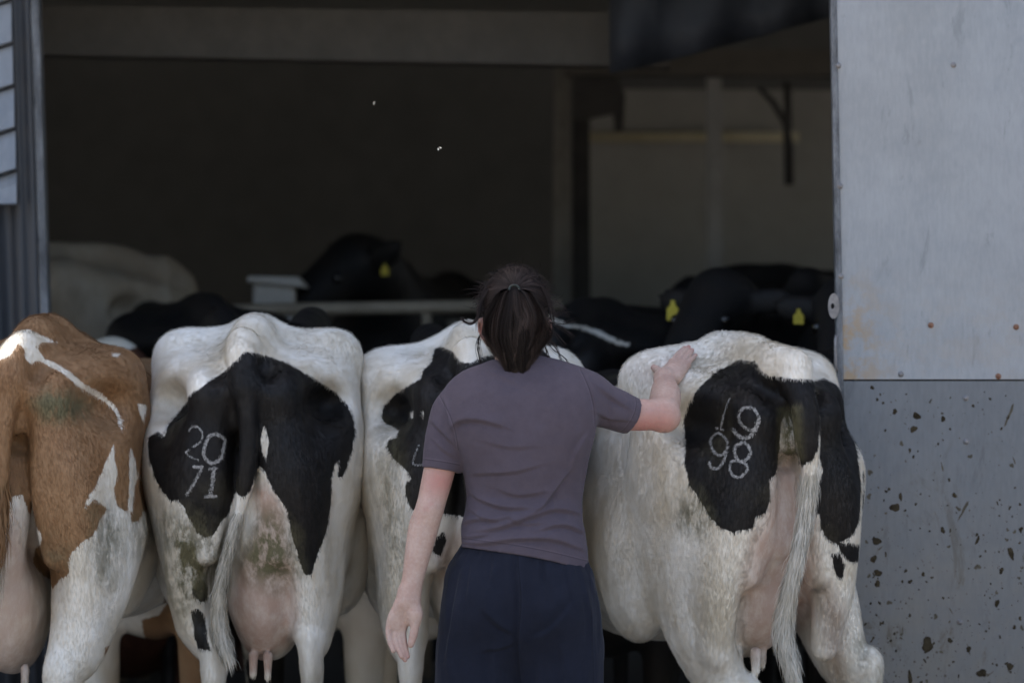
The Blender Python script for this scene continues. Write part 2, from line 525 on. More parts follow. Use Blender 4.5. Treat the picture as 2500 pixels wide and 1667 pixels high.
tarp = MB()
N = 14
vs, fs = [], []
for i in range(N + 1):
    u = i / N
    for j in range(5):
        a = atd(1400 + 540 * u, -160, 3.6); b = atd(1400 + 540 * u, 170 - 140 * u ** 1.1, 3.6)
        p = a.lerp(b, j / 4); vs.append((p.x, p.y + 0.03 * math.sin(u * 19 + j), p.z))
for i in range(N):
    for j in range(4):
        a = i * 5 + j; fs.append((a, a + 1, a + 6, a + 5))
tarp.add(vs, fs)
o = tarp.build('hanging_tarpaulin', M_tarp, smooth=True)
o.modifiers.new('thick', 'SOLIDIFY').thickness = 0.01
tag(o, 'dark blue tarpaulin slung under the shed roof, right of the beam', 'tarpaulin')

bm = MB(); bm.tube([atd(1340, 316, 7.2), atd(1600, 315, 7.2), atd(1835, 316, 7.2)], 0.021)
o = bm.build('wall_pipe', M_pipe, smooth=True); tag(o, 'ochre pipe running level along the pale inner wall', 'pipe')
bm = MB(); bm.tube([atd(1745, 205, 6.9), atd(1775, 235, 6.85), atd(1805, 285, 6.85), atd(1812, 340, 6.9), atd(1813, 425, 6.9)], [.008, .012, .014, .02, .018])
bm.tube([atd(1808, 190, 6.95), atd(1811, 300, 6.93)], .016)
o = bm.build('hose', M_post_dark, smooth=True); tag(o, 'dark hose dangling in front of the pale inner wall', 'hose')

gate = tag(empty('feed_rail', atd(980, 1100, 4.6)), 'rusty horizontal rail on short posts between the dark cows', 'rail')
GO = gate.location
bm = MB(); bm.tube([Vector(atd(a, b, 4.6)) - GO for a, b in ((300, 722), (590, 712), (980, 706), (1290, 700))], 0.023, 12)
bm.build('rail', M_rail, gate, smooth=True)
for dx, dy in ((330, 735), (980, 720)):
    bm = MB(); bm.tube([Vector(atd(dx, dy, 4.6)) - GO, Vector((atd(dx, dy, 4.6).x, 4.6, 0.33)) - GO], 0.017, 12)
    bm.build('post', M_rail, gate, smooth=True)

fb = tag(empty('feed_box', atd(628, 800, 4.9)), 'pale feed box with an overhanging rim behind the rail', 'feeder')
FO = fb.location
a, b = atd(580, 648, 4.9) - FO, atd(676, 750, 4.9) - FO
bm = MB(); bm.box((a.x, a.y, b.z - .6), (b.x, b.y + .3, a.z)); bm.build('body', M_box, fb, bevel=0.012)
bm = MB(); c = atd(708, 640, 4.9) - FO
bm.hexa([(a.x - .02, -.03, a.z), (c.x, -.03, a.z - .02), (c.x, .33, a.z - .02), (a.x - .02, .33, a.z), (a.x - .015, -.025, a.z + .022), (c.x - .035, -.025, a.z + .018), (c.x - .035, .33, a.z + .018), (a.x - .015, .33, a.z + .022)])
bm.build('rim', M_box, fb, bevel=0.006)

# ------------------------------------------------------------------ sliding door
YD = 1.15
door = tag(empty('sliding_door', (1.9, YD, 0)), 'large grey metal sliding door, dented and splashed with mud', 'door')
DO = Vector((1.9, YD, 0))
def mat_door(name, a, b, low):
    t = NT(name)
    n1 = t.noise(1.7, 6, 0.6, (1, 1, 0.6)); n2 = t.noise(110, 4, 0.6, (1, 1, 0.22)); n3 = t.noise(11, 5, 0.72, (1.2, 1, 0.32), 0.6)
    n4 = t.noise(300, 2, 0.5, (1, 1, 0.2)); n5 = t.noise(4.5, 5, 0.7)
    f = t.ramp(t.math('ADD', t.math('ADD', t.math('MULTIPLY', n1, 0.4), t.math('MULTIPLY', n2, 0.25)), t.math('MULTIPLY', n5, 0.35)), 0.36, 0.66)
    c = t.mix(f, a, b)
    drip = t.math('MULTIPLY', t.ramp(n3, 0.58, 0.68), 0.45)
    c = t.mix(drip, c, tuple(x * 0.66 for x in a))
    sx = t.n('ShaderNodeSeparateXYZ'); t.l(t.tc.outputs['Object'], sx.inputs[0])
    if low:
        dust = t.math('MULTIPLY', t.ramp(sx.outputs[2], 1.3, 0.45, 0.0, 1.0), t.ramp(n5, 0.35, 0.75, 0.1, 0.65))
        c = t.mix(dust, c, (0.135, 0.125, 0.105))
        sm = t.math('MULTIPLY', t.ramp(t.noise(6, 6, 0.75, (1, 1, 0.45), 1.2), 0.56, 0.70), t.ramp(sx.outputs[2], 1.4, 0.6, 0.1, 0.8))
        c = t.mix(sm, c, (0.075, 0.066, 0.048))
        v = t.voro(34, (1, 1, 1)); size = t.ramp(sx.outputs[2], 1.45, 0.3, 0.0, 0.16)
        sp = t.math('LESS_THAN', v.outputs['Distance'], size)
        pick = t.math('GREATER_THAN', n5, 0.50)
        c = t.mix(t.math('MULTIPLY', t.math('MULTIPLY', sp, pick), 0.8), c, (0.05, 0.042, 0.032))
    else:
        rust = t.math('MULTIPLY', t.ramp(t.noise(14, 4, 0.7), 0.42, 0.62), t.ramp(sx.outputs[2], 1.75, 1.5, 0, 0.8))
        c = t.mix(t.math('MULTIPLY', rust, t.ramp(sx.outputs[0], -0.78, -0.98, 0.15, 1.0)), c, (0.30, 0.20, 0.10))
    r = t.ramp(n1, 0.3, 0.7, 0.36, 0.5)
    bp = t.bump(n4, 0.04, 0.001, t.bump(n1, 0.10, 0.03))
    return t.done(c, r, 0.55 if not low else 0.45, bp)
M_dup = mat_door('door_sheet', (0.222, 0.234, 0.252), (0.292, 0.304, 0.322), False)
M_dlow = mat_door('door_sheet_muddy', (0.115, 0.122, 0.133), (0.15, 0.158, 0.169), True)
M_screw = simple('screw_steel', (0.16, 0.15, 0.145), (0.28, 0.26, 0.25), 60, 0.5, 0.5)
M_rust = simple('rusty_washer', (0.16, 0.07, 0.04), (0.26, 0.14, 0.09), 80, 0.8)
M_mud = simple('dried_mud', (0.022, 0.017, 0.011), (0.066, 0.051, 0.031), 45, 0.95, 0, 0.3, spec=0.05)
DX = lambda z: atd(1927, 873, YD).x + (z - atd(0, 873, YD).z) * (atd(1911, 0, YD).x - atd(1927, 873, YD).x) / (atd(0, 0, YD).z - atd(0, 873, YD).z)
zs = atd(0, 873, YD).z
def buckle(x, z):
    return 0.006 * math.sin(3.1 * x + 1.7 * z) * math.sin(2.3 * z - x) + 0.003 * math.sin(7 * x - 3 * z)
def sheet(name, z0, z1, y0, y1, mat):
    """thin sheet, a little buckled"""
    NX, NZ = 60, 60
    vs, fs = [], []
    for i in range(NX + 1):
        for j in range(NZ + 1):
            z = z0 + (z1 - z0) * j / NZ
            x = DX(z) + (3.6 - DX(z)) * i / NX
            bu = buckle(x, z)
            vs.append((x - DO.x, y0 + bu - DO.y, z - DO.z))
    nn = len(vs)
    vs += [(v[0], v[1] + (y1 - y0), v[2]) for v in vs]
    W = NZ + 1
    for i in range(NX):
        for j in range(NZ):
            a = i * W + j
            fs.append((a, a + W, a + W + 1, a + 1)); fs.append((a + nn, a + 1 + nn, a + W + 1 + nn, a + W + nn))
    for i in range(NX):
        for a in (i * W, i * W + NZ):
            fs.append((a, a + nn, a + W + nn, a + W))
    for j in range(NZ):
        for a in (j, NX * W + j):
            fs.append((a, a + 1, a + 1 + nn, a + nn))
    bm = MB(); bm.add(vs, fs)
    return bm.build(name, mat, door, smooth=False)
o = sheet('upper_sheet', zs + 0.0025, 3.3, YD, YD + 0.012, M_dup)
o = sheet('lower_sheet', 0.06, zs - 0.0025, YD, YD + 0.012, M_dlow)
for ob in (o,): pass
bm = MB()
bm.hexa([(DX(z) + a - DO.x, y - DO.y, z) for z in (0.06, 3.3) for a, y in ((-0.006, YD - 0.012), (0.013, YD - 0.012), (0.013, YD + 0.05), (-0.006, YD + 0.05))])
bm.build('edge_trim', M_trim, door, bevel=0.004)
bm = MB(); bm.box((DX(1.5) - 1.9 + .05, .014, .1), (1.65, .05, 3.25)); bm.build('frame', M_post_dark, door)
screws = [(1925, 152, 0), (2190, 150, 1), (1929, 428, 0), (1931, 635, 0), (2138, 747, 2), (2334, 751, 2), (2069, 859, 1), (2293, 864, 2), (2218, 914, 1), (2219, 1014, 1), (2205, 1428, 1), (1936, 1010, 0)]
for dx, dy, k in screws:
    p = atd(dx, dy, YD) - DO
    p.y = (buckle(p.x + DO.x, p.z) - 0.001) if p.x + DO.x > DX(p.z) + .03 else -0.012
    vs, fs = [], []
    N = 14
    prof = [(0.0085, 0.004), (0.0085, -0.0005), (0.0062, -0.0015), (0.0052, -0.0055), (0.003, -0.0068)]
    for r_, d in prof:
        for q in range(N): vs.append((p.x + r_ * math.cos(2 * math.pi * q / N), p.y + d, p.z + r_ * math.sin(2 * math.pi * q / N)))
    for i in range(len(prof) - 1):
        for q in range(N): fs.append((i * N + q, i * N + (q + 1) % N, (i + 1) * N + (q + 1) % N, (i + 1) * N + q))
    fs.append(tuple(range((len(prof) - 1) * N, len(prof) * N)))
    bm = MB(); bm.add(vs, fs); s_ = bm.build('screw', M_rust if k == 2 else M_screw, door)
# hasp plate with a hole and the pull handle at the door edge
bm = MB()
N = 28
hcx = atd(1914, 703, YD)
vs, fs = [], []
for q in range(N):
    a = 2 * math.pi * q / N
    ox, oz = 0.016 * math.cos(a) , 0.036 * math.sin(a)
    ix, iz = -0.003 + 0.005 * math.cos(a), 0.008 * math.sin(a)
    for (x_, z_, y_) in ((ox, oz, -.005), (ix, iz, -.005), (ox, oz, .001), (ix, iz, .001)):
        vs.append((hcx.x + x_ - DO.x, y_ - 0.016, hcx.z + z_))
for q in range(N):
    a, b = q * 4, ((q + 1) % N) * 4
    fs += [(a, b, b + 1, a + 1), (a + 2, a + 3, b + 3, b + 2), (a, a + 2, b + 2, b), (a + 1, b + 1, b + 3, a + 3)]
bm.add(vs, fs); bm.build('hasp', M_screw, door)
p0, p1 = atd(1917, 772, YD) - DO, atd(1918, 850, YD) - DO
bm = MB(); bm.tube([p0 + Vector((.006, .01, 0)), p0 + Vector((.002, -.03, 0)), p0 + Vector((0, -.035, -.012)), p1 + Vector((0, -.035, .01)), p1 + Vector((.002, -.03, 0)), p1 + Vector((.006, .01, 0))], 0.0045, 10)
bm.build('handle', M_screw, door, smooth=True)
# mud splashes stuck on the sheet
rnd = random.Random(11)
splats = [(2003, 890, 7, 1), (2055, 945, 9, .7), (2105, 955, 13, .55), (2098, 985, 12, .55), (2166, 962, 9, .8), (2182, 985, 4, 1), (2055, 1165, 16, .7), (2068, 1140, 8, .7), (2192, 1137, 8, 1), (2165, 1217, 9, 1),
          (2035, 1128, 5, .8), (2013, 1242, 14, 1), (2006, 1283, 12, 1), (2016, 1315, 13, 1), (2015, 1340, 11, 1), (2080, 1310, 6, 1), (2120, 1318, 7, 1), (2090, 1335, 7, .8), (2322, 1270, 13, .8), (2300, 1310, 9, .6), (2345, 1215, 8, 1), (2245, 1240, 8, .8),
          (2130, 1480, 22, 1), (2182, 1470, 9, 1), (2225, 1490, 9, 1), (2255, 1545, 16, .9), (2320, 1530, 12, .8), (2090, 1555, 12, .8), (2290, 1385, 9, .8), (2330, 1440, 7, .8)]
pts = [(dx, dy, r_ * 0.0008) for dx, dy, r_, a in splats]
for i in range(1500):
    u = rnd.random()
    dy = 900 + 900 * (1 - u * u)
    dx = rnd.uniform(1975, 2500)
    pts.append((dx, dy, 0.0007 + 0.0036 * rnd.random() ** 4.5))
vs, fs = [], []
for dx, dy, r_ in pts:
    p = atd(dx, dy, YD) - DO
    N = 16
    st = rnd.choice((1, 1, 1.2, 1.8)); an = rnd.uniform(0.6, 2.4)
    b = len(vs)
    ph_ = [rnd.uniform(0, 6.28) for _ in range(3)]
    rr = [r_ * (1 + .18 * math.sin(2 * math.pi * q / N * 2 + ph_[0]) + .12 * math.sin(2 * math.pi * q / N * 3 + ph_[1]) + .08 * math.sin(2 * math.pi * q / N * 5 + ph_[2])) for q in range(N)]
    for ring, (f_, y_) in enumerate(((1.0, -0.0004), (0.8, -0.0012), (0.35, -0.0016))):
        for q in range(N):
            a = 2 * math.pi * q / N
            u_, v_ = rr[q] * f_ * math.cos(a) * st, rr[q] * f_ * math.sin(a) / st ** .5
            X_, Z_ = p.x + u_ * math.cos(an) - v_ * math.sin(an), p.z + u_ * math.sin(an) + v_ * math.cos(an)
            vs.append((X_, y_ + buckle(X_ + DO.x, Z_), Z_))
    for ring in range(2):
        for q in range(N): fs.append((b + ring * N + q, b + ring * N + (q + 1) % N, b + (ring + 1) * N + (q + 1) % N, b + (ring + 1) * N + q))
    fs.append(tuple(b + 2 * N + q for q in range(N)))
M_film = simple('thin_mud_film', (0.062, 0.053, 0.038), (0.105, 0.092, 0.068), 30, 0.95, 0, 0.2, spec=0.05)
o2 = MB(); v2, f2 = [], []
for i in range(230):
    u = rnd.random(); dy = 890 + 900 * (1 - u * u); dx = rnd.uniform(1975, 2500)
    p = atd(dx, dy, YD) - DO; r_ = 0.0015 + 0.007 * rnd.random() ** 3; lng = rnd.choice((1, 1, 1.3, 3.5)); an = rnd.gauss(0, .5)
    ph_ = [rnd.uniform(0, 6.28) for _ in range(3)]; b = len(v2); N = 16
    for q in range(N):
        a = 2 * math.pi * q / N
        rr_ = r_ * (1 + .25 * math.sin(2 * a + ph_[0]) + .2 * math.sin(3 * a + ph_[1]) + .15 * math.sin(7 * a + ph_[2]))
        x_, z_ = rr_ * math.cos(a) / lng ** .5, rr_ * math.sin(a) * lng
        X_, Z_ = p.x + x_ * math.cos(an) - z_ * math.sin(an), p.z + x_ * math.sin(an) + z_ * math.cos(an)
        v2.append((X_, -0.0003 + buckle(X_ + DO.x, Z_), Z_))
    f2.append(tuple(range(b, b + N)))
o2.add(v2, f2); o2 = o2.build('mud_film', M_film, door); o2['kind'] = 'stuff'
bm = MB(); bm.add(vs, fs)
o = bm.build('mud_splatter', M_mud, door, smooth=True); o['kind'] = 'stuff'

# ================================================================== cattle
def mat_coat(name, dark, dark2, hair=False, white=(0.80, 0.76, 0.685), cream=(0.64, 0.57, 0.455)):
    t = NT(name)
    n1 = t.noise(70, 4, 0.6, (1, 1, 0.35)); n2 = t.noise(9, 4, 0.6, (1, 1, 0.6)); n3 = t.noise(260, 3, 0.6, (1, 1, 0.25)); n4 = t.noise(28, 5, 0.7, (1, 1, 0.5))
    pt = t.val('patch'); pk = t.val('pink'); dt = t.val('dirt'); ed = t.val('rnd')
    wob = t.math('MULTIPLY', t.math('SUBTRACT', n1, 0.5), 0.012)
    wob2 = t.math('MULTIPLY', t.math('SUBTRACT', n3, 0.5), 0.009)
    f = t.ramp(t.math('ADD', t.math('ADD', pt, wob), wob2), -0.0022, 0.0022)
    wf = t.ramp(t.math('ADD', t.math('MULTIPLY', t.noise(3.5, 3, .55), 0.6), t.math('MULTIPLY', n2, 0.4)), 0.36, 0.62)
    cw = t.mix(wf, cream, white)
    cw = t.mix(t.math('MULTIPLY', ed, 0.16), cw, tuple(x * 0.75 for x in cream))
    pf = t.math('MULTIPLY', pk, t.ramp(n4, 0.25, 0.65, 0.65, 1.0), clamp=True)
    cw = t.mix(pf, cw, t.mix(n2, (0.30, 0.175, 0.125), (0.42, 0.275, 0.205)))
    cd = t.mix(t.ramp(n2, 0.35, 0.7), dark, dark2)
    cd = t.mix(t.math('MULTIPLY', ed, 0.5), cd, tuple(x * 1.5 for x in dark2))
    c = t.mix(f, cw, cd)
    df = t.math('MULTIPLY', t.math('MULTIPLY', dt, 1.35), t.ramp(n4, 0.34, 0.58, 0.2, 1.0), clamp=True)
    c = t.mix(df, c, t.mix(n3, (0.075, 0.066, 0.034), (0.17, 0.15, 0.082)))
    h = t.math('ADD', t.math('MULTIPLY', n3, 0.6), t.math('MULTIPLY', n1, 0.4))
    if hair:
        tr = t.n('ShaderNodeBsdfTranslucent'); t.l(c, tr.inputs['Color'])
        mx = t.n('ShaderNodeMixShader'); mx.inputs[0].default_value = 0.36
        t.l(t.p.outputs[0], mx.inputs[1]); t.l(tr.outputs[0], mx.inputs[2]); t.l(mx.outputs[0], t.out.inputs[0])
        return t.done(c, 0.55, 0, None, 0.3)
    return t.done(c, 0.62, 0, t.bump(h, 0.35, 0.003), 0.25, 0.0)

M_coat_black = mat_coat('coat_black_white', (0.0095, 0.0088, 0.0088), (0.0155, 0.0125, 0.0105))
M_coat_brown = mat_coat('coat_brown_white', (0.215, 0.115, 0.053), (0.285, 0.165, 0.083))
M_hair_black = mat_coat('hair_black_white', (0.0095, 0.0088, 0.0088), (0.0155, 0.0125, 0.0105), True)
M_hair_brown = mat_coat('hair_brown_white', (0.215, 0.115, 0.053), (0.285, 0.165, 0.083), True)
M_coat_cream = mat_coat('coat_cream', (0.2, 0.15, 0.10), (0.28, 0.22, 0.15), white=(0.40, 0.33, 0.245), cream=(0.28, 0.215, 0.15))
M_coat_red = mat_coat('coat_red_white', (0.055, 0.022, 0.013), (0.085, 0.036, 0.022))
M_horn = simple('hoof_horn', (0.03, 0.027, 0.024), (0.06, 0.052, 0.045), 30, 0.6)
M_tag = simple('yellow_tag_plastic', (0.46, 0.36, 0.03), (0.54, 0.43, 0.05), 10, 0.5)
M_eye = simple('dark_eye', (0.008, 0.006, 0.005), (0.012, 0.01, 0.008), 10, 0.15, spec=0.6)
t_ = NT('brand_hair'); M_brand = t_.done(t_.mix(t_.ramp(t_.noise(160, 3), 0.35, 0.6), (0.10, 0.096, 0.09), (0.33, 0.315, 0.295)), 0.7, 0, None, 0.2)

def C1(cx, cy, y): return at(cx / 1.71, 750 + cy / 1.71, y)
def C2(cx, cy, y): return at(800 + cx / 1.71, 750 + cy / 1.71, y)
def C3(cx, cy, y): return at(1350 + cx / 1.71, 750 + cy / 1.71, y)
C4 = lambda cx, cy, y: at(400 + cx / 5.6, 980 + cy / 5.6, y)
C5 = lambda cx, cy, y: at(1660 + cx / 6.03, 940 + cy / 6.03, y)

def strands(name, mat, parent, root, tip, wid, nrm, attrs, bend=None):
    """thin hair blades: root/tip (n,3), shading follows the skin normal nrm"""
    n = len(root)
    d = tip - root
    side = np.cross(d, nrm); side /= np.maximum(np.linalg.norm(side, axis=1), 1e-9)[:, None]
    mid = root + d * 0.55 + (nrm * (np.linalg.norm(d, axis=1) * 0.10)[:, None] if bend is None else bend)
    wv = np.broadcast_to(np.asarray(wid), (n,))[:, None]
    V = np.stack([root - side * wv * .5, root + side * wv * .5, mid + side * wv * .4, mid - side * wv * .4, tip + side * wv * .06, tip - side * wv * .06], 1).reshape(-1, 3)
    b = (np.arange(n) * 6)[:, None]
    F = np.concatenate([b + np.array([[0, 1, 2, 3]]), b + np.array([[3, 2, 4, 5]])])
    me = mesh_np(name, V, F, True)
    for k, v in attrs.items(): fattr(me, k, np.repeat(v, 6))
    me.normals_split_custom_set_from_vertices(np.repeat(nrm, 6, 0).astype(np.float32))
    return link(name, me, parent, mat)

def sample(V, F, n, rng, keep):
    tri = np.concatenate([F[:, [0, 1, 2]], F[:, [0, 2, 3]]])
    tri = tri[keep[tri].all(1)]
    ar = np.linalg.norm(np.cross(V[tri[:, 1]] - V[tri[:, 0]], V[tri[:, 2]] - V[tri[:, 0]]), axis=1)
    t = tri[rng.choice(len(tri), n, p=ar / ar.sum())]
    r1, r2 = np.sqrt(rng.random(n)), rng.random(n)
    return t, np.stack([1 - r1, r1 * (1 - r2), r1 * r2], 1)

def interp(A, t, w): 
    return (A[t] * (w[:, :, None] if A.ndim == 2 else w)).sum(1)

def soft(X, Z, poly, wdt):
    return np.clip(poly_sdf(X, Z, poly) / wdt + 0.5, 0, 1)

HEAD_UP = dict(neck=[(0, 1.78, 1.22, .20), (0, 2.05, 1.36, .15), (0, 2.28, 1.50, .115)], poll=(0, 2.36, 1.53), muzzle=(0, 2.72, 1.27))
HEAD_MID = dict(neck=[(0, 1.78, 1.20, .20), (0, 2.05, 1.30, .15), (0, 2.28, 1.40, .115)], poll=(0, 2.36, 1.44), muzzle=(0, 2.70, 1.17))
HEAD_LOW = dict(neck=[(0, 1.78, 1.15, .19), (0, 2.05, 1.06, .14), (0, 2.28, 1.02, .11)], poll=(0, 2.36, 1.04), muzzle=(0, 2.66, .74))

def cow_sdf(p, h):
    H = p['H']; hx = p.get('hx', .23); bw = p.get('bw', .31); th = p.get('th', 1.0)
    S = SDF((-.55, -.16, -.02), (.55, 2.9, 1.85), h)
    S.ell((0, 1.15, H - .47), (bw, .92, .355), 0.02)
    S.ell((0, .72, H - .26), (.25, .45, .22), .12)
    S.ell((0, 1.90, H - .50), (.25, .36, .42), .15)
    bz = p.get('back', 0.0); st = p.get('st', .21); hz = p.get('hz', 0.0)
    S.ell((0, 1.35, H - .25 + bz * .8), (.21, .72, .215), .12)
    S.chain([(0, .09, H - p.get('drop', .06)), (0, .26, H), (0, .6, H - .015), (0, 1.2, H - .03 + bz * .6), (0, 1.75, H + .015 + bz)], [.036, .04, .036, .04, .06], .10)
    S.ell((0, .36, H - .21), (.215, .32, .19), .10)
    for s in (-1, 1):
        S.ell((s * hx, .42, H - p.get('hd', .095)), (.056, .08, .046), .09)
        S.ell((s * .088, .028, H - .165), (.036, .030, .045), .05)
        S.chain([(s * .085, .045, H - .17), (s * .17, .22, H - .15), (s * hx, .42, H - .11)], [.045, .06, .06], .10)
        S.chain([(0, .45, H - .05), (s * hx * .55, .43, H - p.get('pl', .04) - p.get('hd', .095) * .35), (s * hx, .42, H - .02 - p.get('hd', .095))], [.05, .05, .045], .08)
        S.ell((s * .205 * th, .30, H - .33), (.10 * th, .2, .2), .10)
        S.ell((s * .165 * th, .27, H - .42), (.118, .24, .27), .07)
        S.chain([(s * .085, .05, H - .2), (s * .135, .05, H - .42), (s * .165, .10, H - .64), (s * .16, .14, H - .8)], [.06, .082, .062, .04], .05, sq=(.9, 1, 1))
        S.ell((s * st, .55, H - .60), (.10, .17, .20), .10)
        S.chain([(s * .07, .035, H - .21), (s * .082, .028, H - .42), (s * .105, .06, H - .60)], [.042, .046, .04], .022)
        L = p['legs'][0 if s < 0 else 1]         # knee x, hock x, foot x, forward shift
        kx, ox, fx, fy = L[:4]; hz = p.get('hz', 0.0) if len(L) < 5 else L[4]
        S.chain([(s * .17, .30, H - .55), (kx, .25 + fy, H - .70), ((kx + ox) / 2, .19 + fy, H - .82 + hz * .5), (ox, .135 + fy, .655 + hz), (ox, .145 + fy, .56 + hz), ((ox + fx) / 2, .19 + fy, .44 + hz), (fx, .21 + fy, .28), (fx, .21 + fy, .15), (fx, .24 + fy, .07)],
                [.13, .105, .078, .056, .047, .035, .031, .04, .05], .05, 6, sq=(.66 * p.get('lw', 1), 1.35, 1))
        S.chain([(ox, .115 + fy, .675 + hz), (ox, .125 + fy, .60 + hz)], [.026, .024], .025)
        S.ell((fx, .27 + fy, .045), (.055, .075, .05), .01)
        fl = p.get('front', (0, 0))[0 if s < 0 else 1]
        S.chain([(s * .17, 1.80, H - .55), (s * .165, 1.76 + fl * .4, .78), (s * .15, 1.80 + fl * .8, .45), (s * .15, 1.79 + fl, .22), (s * .15, 1.80 + fl, .13), (s * .15, 1.83 + fl, .06)], [.13, .085, .055, .035, .042, .05], .06, 6)
        S.ell((s * .15, 1.86 + fl, .045), (.055, .075, .05), .01)
    for s in (-1, 1):
        S.ell((s * .066, .005, H - .09), (.024, .045, .04), .06, op='sub')
        S.ell((s * .215, .17, H - .20), (.05, .10, .05), .09, op='sub')
    # furrow under the tail
    S.chain([(0, -.01, H - .26), (0, .02, H - .45), (0, .06, H - .62)], [.02, .022, .02], .05, op='sub')
    S.ell((0, .022, H - .235), (.03, .03, .045), .02)
    u = p.get('udder', (0, .30, .80, .10, .15))
    S.ell((u[0], u[1] + .04, u[2]), (u[3], .20, u[4]), .035)
    S.chain([(u[0] * .2, .075, H - .36), (u[0] * .5, .085, H - .50), (u[0] * .9, .115, u[2] + .13), (u[0], .20, u[2])], [.035, .06, .075, .085], .05)
    for tx, ty, tl in p.get('teats', ((-.03, .22, .05), (.03, .2, .05))):
        z0 = u[2] - u[4] + .02
        S.chain([(u[0] + tx, ty, z0), (u[0] + tx, ty - .004, z0 - tl)], [.0135, .010], .012)
    hd = p.get('head', HEAD_LOW)
    n = hd['neck']
    S.chain([q[:3] for q in n], [q[3] for q in n], .15)
    a, b = np.array(hd['poll']), np.array(hd['muzzle'])
    ht = p.get('turn', 0.0); ax0 = np.array(n[-1][:3])
    def tw(q):
        q = np.asarray(q, float) - ax0
        return np.array((q[0] * math.cos(ht) - q[1] * math.sin(ht), q[0] * math.sin(ht) + q[1] * math.cos(ht), q[2])) + ax0
    p['tw'] = tw
    S.chain([tw(a), tw(a * .55 + b * .45), tw(b)], [.105, .085, .062], .06)
    S.ell(tw(b + np.array((0, .02, .0))), (.062, .055, .055), .03)
    for s in (-1, 1):
        e0 = a + np.array((s * .09, -.02, .0)); e1 = e0 + np.array((s * .15, -.03, .015 + p.get('ear', 0)))
        S.chain([tw(e0), tw((e0 + e1) / 2 + np.array((0, 0, -.012))), tw(e1)], [.022, .048, .012], .02, sq=(1, .45, 1))
    for tp in p.get('tail', []):
        pass
    return S

def tail_pts(p):
    return p['tail']

